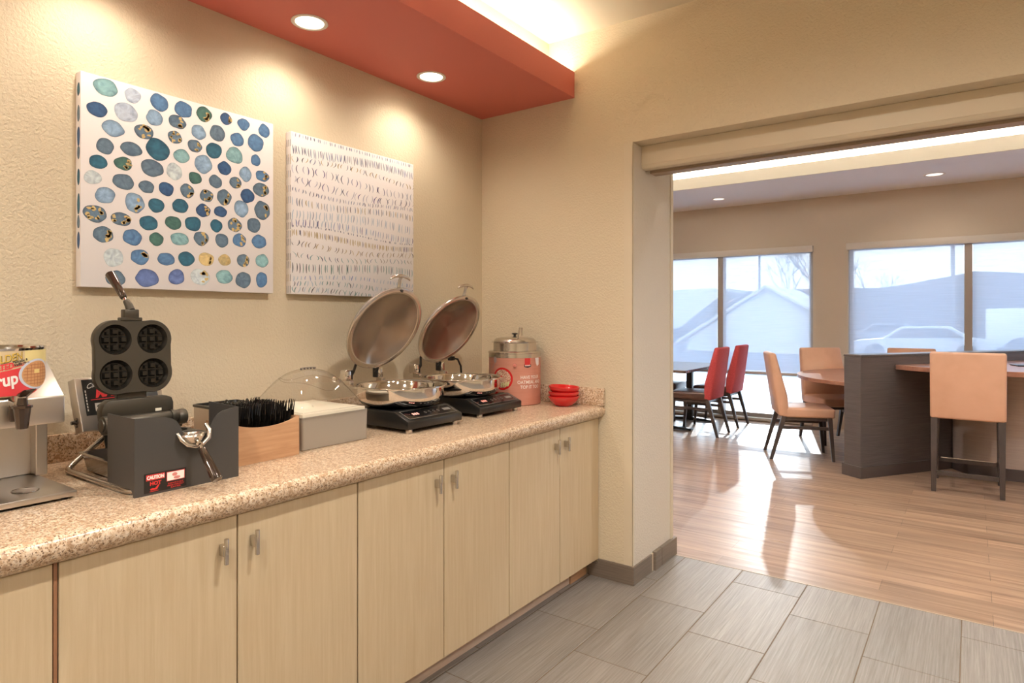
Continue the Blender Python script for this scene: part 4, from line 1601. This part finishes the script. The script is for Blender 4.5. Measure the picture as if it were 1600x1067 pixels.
b.faces([W2(x, z, .0014) for x, z in ((.051, 1.136), (.092, 1.136), (.092, 1.122), (.0715, 1.117), (.051, 1.122))], [(0, 1, 2, 3, 4)])
b.obj('logo_ribbon', 'sign_black', t)
b = MB()
add_text(b, 'QUAKER', .0095, lambda x, y: W2(.0715 + x * .9, 1.1255 + y, .0018), .03)
b.obj('lettering', 'white', t)
b = MB()
b.faces([W2(x, z, .001) for x, z in ((.124, 1.168), (.160, 1.168), (.160, 1.130), (.142, 1.122), (.130, 1.138))], [(0, 1, 2, 3, 4)])
b.obj('cream_patch', 'canvas', t)
b = MB()
kd = Vector((math.cos(oa), math.sin(oa), 0))
kp = Vector((OX, OY, 1.130)) + kd * OR
b.cyl(kp, kp + kd * .016, .0115, .0095, seg=24, bev=.002)
b.obj('control_knob', mat('pink_knob', (.62, .22, .18), .15, coat=.5), t)
b = MB()
lp = [(OX + .03, OY - .062, 1.262), (OX + .042, OY - .056, 1.30), (OX + .055, OY - .052, 1.338), (OX + .066, OY - .046, 1.344), (OX + .072, OY - .036, 1.335), (OX + .070, OY - .030, 1.30)]
for (x0_, z0_, x1_, z1_) in ((.050, 1.225, .074, 1.332), (.074, 1.332, .088, 1.328), (.088, 1.329, .086, 1.290)):
    b.hull([(OX + x_ + a_, OY - .055 + c_, z_ + d_) for x_, z_ in ((x0_, z0_), (x1_, z1_)) for a_ in (-.0012, .0012) for c_ in (-.007, .007) for d_ in (-.001, .001)], .0006, 1)
tag(b.obj('ladle', 'steel'), 'bent steel ladle handle sticking out of the oatmeal warmer', 'ladle')

# ------------------------------------------------------------------ red bowls
def make_bowl():
    b = MB()
    b.lathe([(0, .003), (.036, .003), (.038, 0), (.042, 0), (.046, .004), (.066, .018), (.078, .036), (.0835, .048), (.0845, .053), (.082, .0545), (.079, .052), (.074, .040), (.062, .022), (.044, .009), (0, .0075)], (0, 0, 0), 64)
    return b.obj('soup_bowl', 'bowl_red', None, smooth=60)
BL = ['red ceramic bowl at the bottom of the stack beside the warmer', 'red ceramic bowl in the middle of the stack beside the warmer', 'red ceramic bowl on top of the stack beside the warmer']
bw = make_bowl()
for k in range(3):
    o = bw if k == 0 else bw.copy()
    if k:
        COL.objects.link(o)
    tag(o, BL[k], 'bowl', 'stack of red bowls')
    o.location = (.650, 2.925, CT + (0, .0235, .050)[k])
    o.rotation_euler = (0, 0, 0) if k < 2 else (-.02, .055, 0)

# ------------------------------------------------------------------ dining furniture
def rot2(x, y, a):
    return x * math.cos(a) - y * math.sin(a), x * math.sin(a) + y * math.cos(a)
def make_chair(backmat, seatmat, name, label, group, W_=.48, taper=0.0):
    """faces +x, origin at floor centre"""
    t = thing(name, label, 'chair', (0, 0, 0), group)
    h = W_ / 2
    b = MB()
    b.hull([(-.23, -h, .415), (-.23, h, .415), (.25, -h * .96, .415), (.25, h * .96, .415), (-.23, -h, .515), (-.23, h, .515), (.255, -h * .96, .505), (.255, h * .96, .505)], .022, 3)
    b.obj('seat', seatmat, t, smooth=50)
    b = MB()
    # tapered, raked back
    pts = []
    for s in (-1, 1):
        pts += [(-.255, s * h, .425), (-.165, s * h, .425), (-.245, s * h, .74), (-.175, s * h, .62),
                (-.345, s * (h - taper), 1.035), (-.285, s * (h - taper), 1.04)]
    b.hull(pts, .018, 3)
    b.obj('backrest', backmat, t, smooth=50)
    for s in (-1, 1):
        y1_, y2_ = s * (h - .026), s * (h - .022)
        b = MB()
        b.hull([(.20 + dx, y1_ + dy, .42) for dx in (-.019, .022) for dy in (-.02, .02)] + [(.235 + dx, y1_ + dy, 0) for dx in (-.012, .014) for dy in (-.013, .013)], .002, 1)
        b.obj('leg', 'dark_wood', t)
        b = MB()
        b.hull([(-.205 + dx, y1_ + dy, .43) for dx in (-.024, .022) for dy in (-.02, .02)] + [(-.325 + dx, y2_ + dy, 0) for dx in (-.015, .015) for dy in (-.013, .013)], .002, 1)
        b.obj('leg', 'dark_wood', t)
        b = MB()
        b.box(-.24, .22, y1_ - .009, y1_ + .009, .300, .330, .002, 1)
        b.obj('side_rail', 'dark_wood', t)
    b = MB()
    b.box(-.205, .21, -h + .03, h - .03, .385, .418, .002, 1)
    b.obj('seat_frame', 'dark_wood', t)
    return t
def put(o, x, y, ang, label=None):
    o.location = (x, y, 0)
    o.rotation_euler = (0, 0, ang)
    if label:
        o['label'] = label
    return o
ra = make_chair('red_fabric', 'brown_leather', 'dining_chair', '', 'red backed dining chairs', .475, .03)
put(ra, -.285, 7.567, PI, 'red fabric dining chair at the dark table, nearer the opening')
rb = put(copy_tree(ra), -.285, 8.372, PI, 'red fabric dining chair at the dark table, nearer the window')
put(copy_tree(ra), -1.06, 8.44, 0, 'red chair across the dark table, back hidden behind the opening jamb, nearer the window')
put(copy_tree(ra), -1.10, 7.60, 0, 'red chair across the dark table, hidden behind the opening jamb, farther from the window')
ta = make_chair('leather', 'leather', 'dining_chair', '', 'tan leather dining chairs', .49, .01)
fa = math.atan2(.245, .62)
put(ta, 1.045, 6.885, fa, 'tan leather dining chair seen from the side in front of the left window')
put(copy_tree(ta), 1.165, 7.90, math.atan2(-.80, .60), 'tan leather dining chair facing the room behind the round table edge')

put(copy_tree(ta), 1.86, 8.27, -PI / 2, 'tan leather dining chair at the window side of the divider, only its top edge showing')
# dark dining table
t = thing('dining_table', 'dark rectangular dining table with pedestal legs between the red chairs', 'table', (-.69, 7.95, 0))
b = MB()
b.box(-1.04, -.318, 7.29, 8.76, .728, .762, .003, 1)
b.obj('table_top', 'table_dark', t)
for yy in (7.62, 8.42):
    b = MB()
    b.box(-.72, -.64, yy - .035, yy + .035, .04, .728, .003, 1)
    b.obj('pedestal', 'black', t)
    b = MB()
    b.hull([(-1.0, yy - .03, 0.005), (-1.0, yy + .03, 0.005), (-.36, yy - .03, 0.005), (-.36, yy + .03, 0.005), (-1.0, yy - .03, .028), (-1.0, yy + .03, .028), (-.36, yy - .03, .028), (-.36, yy + .03, .028),
            (-.72, yy - .035, .05), (-.64, yy + .035, .05), (-.72, yy + .035, .05), (-.64, yy - .035, .05)], .003, 1)
    for fx in (-.98, -.38):
        b.cyl((fx, yy, 0), (fx, yy, .008), .014, seg=12)
    b.obj('foot_bar', 'black', t)

# diagonal divider with tables on both sides
P0 = Vector((1.646, 6.202))
du = Vector((.467, .695)).normalized()
nu = Vector((-du.y, du.x))          # toward the window side (left)
TH = .172
LEN = 2.94
def pt(s, n, z):
    p = P0 + du * s + nu * n
    return (p.x, p.y, z)
t = thing('room_divider', 'low charcoal woodgrain divider running diagonally between round table and counter', 'divider', (P0.x, P0.y, 0))
b = MB()
b.hull([pt(s, n, z) for s in (0, LEN) for n in (0, TH) for z in (.005, 1.045)], .002, 1)
b.obj('panel', 'panel_dark', t)
b = MB()
b.hull([pt(s, n, z) for s in (-.004, LEN) for n in (-.004, TH + .004) for z in (1.046, 1.064)], .002, 1)
b.obj('cap', 'panel_dark', t)
b = MB()
b.hull([pt(s, n, z) for s in (-.014, LEN) for n in (-.014, TH + .014) for z in (0, .10)], .002, 1)
b.obj('plinth', mat('dark_plinth', (.06, .045, .042), .35), t)
def half_disc(c, r, side, z0, z1, off, name, matn, parent, bev=.003, rx=None):
    """circle clipped by the divider line; side=+1 left of it"""
    poly = []
    n = 96
    for i in range(n):
        a = 2 * PI * i / n
        p = Vector((c[0] + r * math.cos(a), c[1] + (rx or r) * math.sin(a)))
        q = (p - P0).dot(nu)
        lim = off
        if side > 0 and q < lim:
            p = p + nu * (lim - q)
        if side < 0 and q > lim:
            p = p - nu * (q - lim)
        s_ = (p - P0).dot(du)
        poly.append(p)
    # drop duplicates, keep convex
    b = MB()
    b.hull([(p.x, p.y, z) for p in poly for z in (z0, z1)], bev, 1)
    return b.obj(name, matn, parent)
t = thing('round_table', 'reddish half-round table top fixed to the window side of divider', 'table', (1.6, 7.5, 0))
half_disc((2.03, 7.45), 1.13, 1, .765, .80, TH + .004, 'table_top', 'cherry', t)
b = MB()
b.cyl((1.62, 7.62, .02), (1.62, 7.62, .765), .045, seg=24)
b.lathe([(0, 0), (.26, 0), (.26, .012), (.06, .03), (0, .03)], (1.62, 7.62, 0), 32)
b.obj('pedestal', 'black', t)
t = thing('bar_counter', 'reddish rounded bar counter on a curved beige pedestal behind the stool', 'counter', (2.6, 7.1, 0))
half_disc((2.62, 7.16), .985, -1, .932, .972, -.004, 'counter_top', 'cherry', t)
half_disc((2.72, 7.36), .50, -1, .10, .932, -.004, 'pedestal', 'drum', t, .001)
half_disc((2.72, 7.36), .515, -1, .0, .10, -.018, 'plinth', mat('dark_plinth', (.06, .045, .042), .35), t, .001)
tm = thing('paper_tray', 'small dark tray lying on the bar counter at the right picture edge', 'tray', (2.83, 7.0, .972))
b = MB()
b.hull([(2.74, 6.9, .9722), (2.99, 6.96, .9722), (2.94, 7.14, .9722), (2.69, 7.08, .9722), (2.735, 6.895, .982), (2.995, 6.955, .982), (2.945, 7.145, .982), (2.685, 7.085, .982)], .002, 1)
b.obj('tray_body', 'black', tm)

def make_stool(label):
    """faces +y, origin centre floor"""
    t = thing('bar_stool', label, 'stool', (0, 0, 0), None)
    h = .245
    b = MB()
    b.hull([(-h, -.20, .585), (h, -.20, .585), (-h, .24, .585), (h, .24, .585), (-h, -.20, .69), (h, -.20, .69), (-h, .245, .68), (h, .245, .68)], .02, 3)
    b.obj('seat', 'leather', t, smooth=50)
    b = MB()
    b.hull([(s * h, y, z) for s in (-1, 1) for y, z in ((-.245, .578), (-.175, .578), (-.205, .75), (-.30, 1.112), (-.245, 1.114), (-.275, .9))], .018, 3)
    b.obj('backrest', 'leather', t, smooth=50)
    for s in (-1, 1):
        for yb_, yt_ in ((-.275, -.215), (.235, .215)):
            b = MB()
            b.hull([(s * .217 + dx, yt_ + dy, .60) for dx in (-.024, .024) for dy in (-.022, .022)] + [(s * .219 + dx, yb_ + dy, 0) for dx in (-.016, .016) for dy in (-.016, .016)], .002, 1)
            b.obj('leg', 'dark_wood', t)
        b = MB()
        b.box(s * .217 - .010, s * .217 + .010, -.25, .225, .20, .235, .002, 1)
        b.obj('foot_rail', 'dark_wood', t)
    for y_, z_, m_ in ((.228, .15, 'dark_wood'), (-.262, .13, 'dark_wood')):
        b = MB()
        b.box(-.2, .2, y_ - .010, y_ + .010, z_, z_ + .035, .002, 1)
        b.obj('foot_rail', m_, t)
    b = MB()
    b.box(-.2, .2, .217, .241, .185, .190)
    b.obj('footrest_strip', 'chrome', t, label='chrome footrest strip')
    return t
st = make_stool('tan leather bar stool in front of the bar counter, seen from behind')
put(st, 2.392, 6.385, 0)

# ------------------------------------------------------------------ outside, seen through the shades
def om(name, c, r=.9):
    return mat(name, c, r)
b = MB()
b.box(-60, 60, YW + .22, 17.5, -.4, -.15)
struct(b, 'ground_pavement', om('pale_concrete', (.72, .72, .72)))
b = MB()
b.box(-90, 90, 17.5, 120, -.42, -.16)
struct(b, 'ground_parking_lot', om('asphalt', (.16, .18, .21)))
# hill behind
b = MB()
def hill(i, j):
    x_ = -70 + 150 * i
    h_ = 3.75 + .8 * min(1, max(0, (x_ + 3) / 6)) + .25 * noise.noise(Vector((x_ * .25, 0, 0))) + .12 * noise.noise(Vector((x_ * 1.3, 0, 0)))
    return Vector((x_, 47 + 14 * j, -.2 + h_ * math.sin(PI * min(1, j * 1.6 + .0)) ** .35 if 0 < j < .6 else -.2))
b.grid(hill, 120, 16)
tag(b.obj('wooded_hill', om('blue_green_hedge', (.055, .065, .08))), 'hazy dark wooded ridge beyond the parking lot through the windows', 'hill')
def gable(name, label, x0, x1, xa, y, z1r, ze, za, dep):
    t = thing(name, label, 'building', ((x0 + x1) / 2, y, -.16))
    b = MB()
    b.prism([(x0, -.16), (x1, -.16), (x1, z1r), (xa, za), (x0, ze)], lambda a, c, d_: (a, d_, c), y, y + dep)
    b.obj('wall', om('white_siding', (.92, .92, .90)), t)
    b = MB()
    for a0, z0_, a1, z1_ in ((x0 - .4, ze - .15, xa, za + .05), (xa, za + .05, x1 + .3, z1r - .12)):
        b.prism([(a0, z0_), (a1, z1_), (a1, z1_ + .12), (a0, z0_ + .12)], lambda a, c, d_: (a, d_, c), y - .3, y + dep + .3)
    b.obj('roof', om('pale_roof', (.85, .85, .85)), t)
    return t
gable('white_canopy', 'white gabled building outside, seen through the left window shade', -8.6, -2.75, -4.95, 29.5, 1.42, .35, 2.68, 6)
t = thing('white_awning', 'white awning with slanted underside outside at the left edge of the left window', 'awning', (-14, 38, -.16))
b = MB()
b.prism([(-22, 3.15), (-9.35, 3.15), (-9.4, 2.95), (-12.3, .75), (-22, .75)], lambda a, c, d_: (a, d_, c), 38, 42)
b.obj('canopy', om('white_siding', (.92, .92, .90)), t)
for px_ in (-13.2, -21):
    b = MB()
    b.box(px_ - .1, px_ + .1, 38.5, 38.7, -.16, .76)
    b.obj('post', om('pole_grey', (.2, .22, .25)), t)
# box truck
t = thing('box_truck', 'white box truck parked outside behind the right window mullion', 'truck', (5.4, 29, -.16))
b = MB()
b.box(2.85, 8.4, 28, 30.4, .35, 1.72, .03)
b.obj('cargo_box', om('white_paint', (.93, .93, .93), .4), t)
b = MB()
b.hull([(8.45, 28.1, .1), (10, 28.1, .1), (10, 28.1, .7), (9.5, 28.1, 1.5), (8.45, 28.1, 1.5), (8.45, 30.3, .1), (10, 30.3, .1), (10, 30.3, .7), (9.5, 30.3, 1.5), (8.45, 30.3, 1.5)], .05)
b.obj('cab', om('white_paint', (.93, .93, .93), .4), t)
for wx in (3.8, 7.6, 9.2):
    b = MB()
    b.cyl((wx, 27.95, .28), (wx, 28.3, .28), .44, seg=24)
    b.obj('wheel', 'black', t)
b = MB()
b.box(2.9, 10, 28.2, 30.2, .15, .36)
b.obj('chassis', 'black', t)
def car(x, y, label, col):
    t = thing('parked_car', label, 'car', (x, y, -.16), 'cars parked outside')
    b = MB()
    sd = [(-2.1, .05), (-2.15, .42), (-1.95, .58), (-1.1, .66), (-.55, 1.08), (.85, 1.10), (1.45, .70), (2.05, .62), (2.15, .40), (2.1, .05)]
    b.prism(sd, lambda a, c, d_: (x + a, d_, c), y - .85, y + .85, .04)
    b.obj('body', om('car_paint', col, .3), t)
    b = MB()
    gl = [(-.95, .68), (-.50, 1.02), (.80, 1.04), (1.25, .72)]
    b.prism(gl, lambda a, c, d_: (x + a, d_, c), y - .862, y - .852)
    b.obj('window', 'black_gloss', t)
    for wx in (-1.35, 1.35):
        b = MB()
        b.cyl((x + wx, y - .90, .16), (x + wx, y - .70, .16), .32, seg=24)
        b.obj('wheel', 'black', t)
    return t
car(.95, 27.0, 'pale car parked outside, seen through the right window shade', (.55, .58, .62))
car(-1.2, 38.5, 'dark car parked farther away outside, left part of the right window', (.20, .23, .28))
# lamp poles
for x_, y_, h_, lb in ((-8.9, 43.5, 10, 'tall thin light pole outside behind the left window'), (1.75, 34, 9, 'tall thin light pole outside behind the right window')):
    b = MB()
    b.cyl((x_, y_, -.16), (x_, y_, h_), .09, .06, seg=12)
    b.box(x_ - .1, x_ + 1.0, y_ - .2, y_ + .2, h_ - .1, h_ + .08)
    tag(b.obj('light_pole', om('pole_grey', (.2, .22, .25))), lb, 'pole')
# bare trees
def tree(x, y, h_, seed, label):
    t = thing('bare_tree', label, 'tree', (x, y, -.16), 'bare trees outside')
    r_ = random.Random(seed)
    b = MB()
    def br_(p, d, L_, rad, dep):
        q = p + d * L_
        m_ = p + d * L_ * .5 + Vector((r_.uniform(-1, 1), r_.uniform(-1, 1), r_.uniform(-1, 1))) * L_ * .06
        b.tube([p, m_, q], [rad, rad * .8, rad * .6], 5, cap=False)
        if dep:
            for _ in range(3 if dep > 1 else 3):
                nd = (d + Vector((r_.uniform(-.7, .7), r_.uniform(-.7, .7), r_.uniform(-.1, .5)))).normalized()
                br_(q - d * L_ * r_.uniform(0, .4), nd, L_ * r_.uniform(.6, .8), rad * .55, dep - 1)
    br_(Vector((x, y, -.16)), Vector((0, 0, 1)), h_ * .3, h_ * .008, 5)
    b.obj('branches', om('bark', (.10, .10, .11)), t, smooth=0)
tree(-4.6, 40, 8.5, 1, 'bare branching tree outside behind the left window, right of its mullion')
tree(-6.9, 42, 8, 5, 'bare tree outside behind the left window, behind the white gable')
tree(-2.6, 46, 7.5, 9, 'small bare tree outside at the left side of the right window')
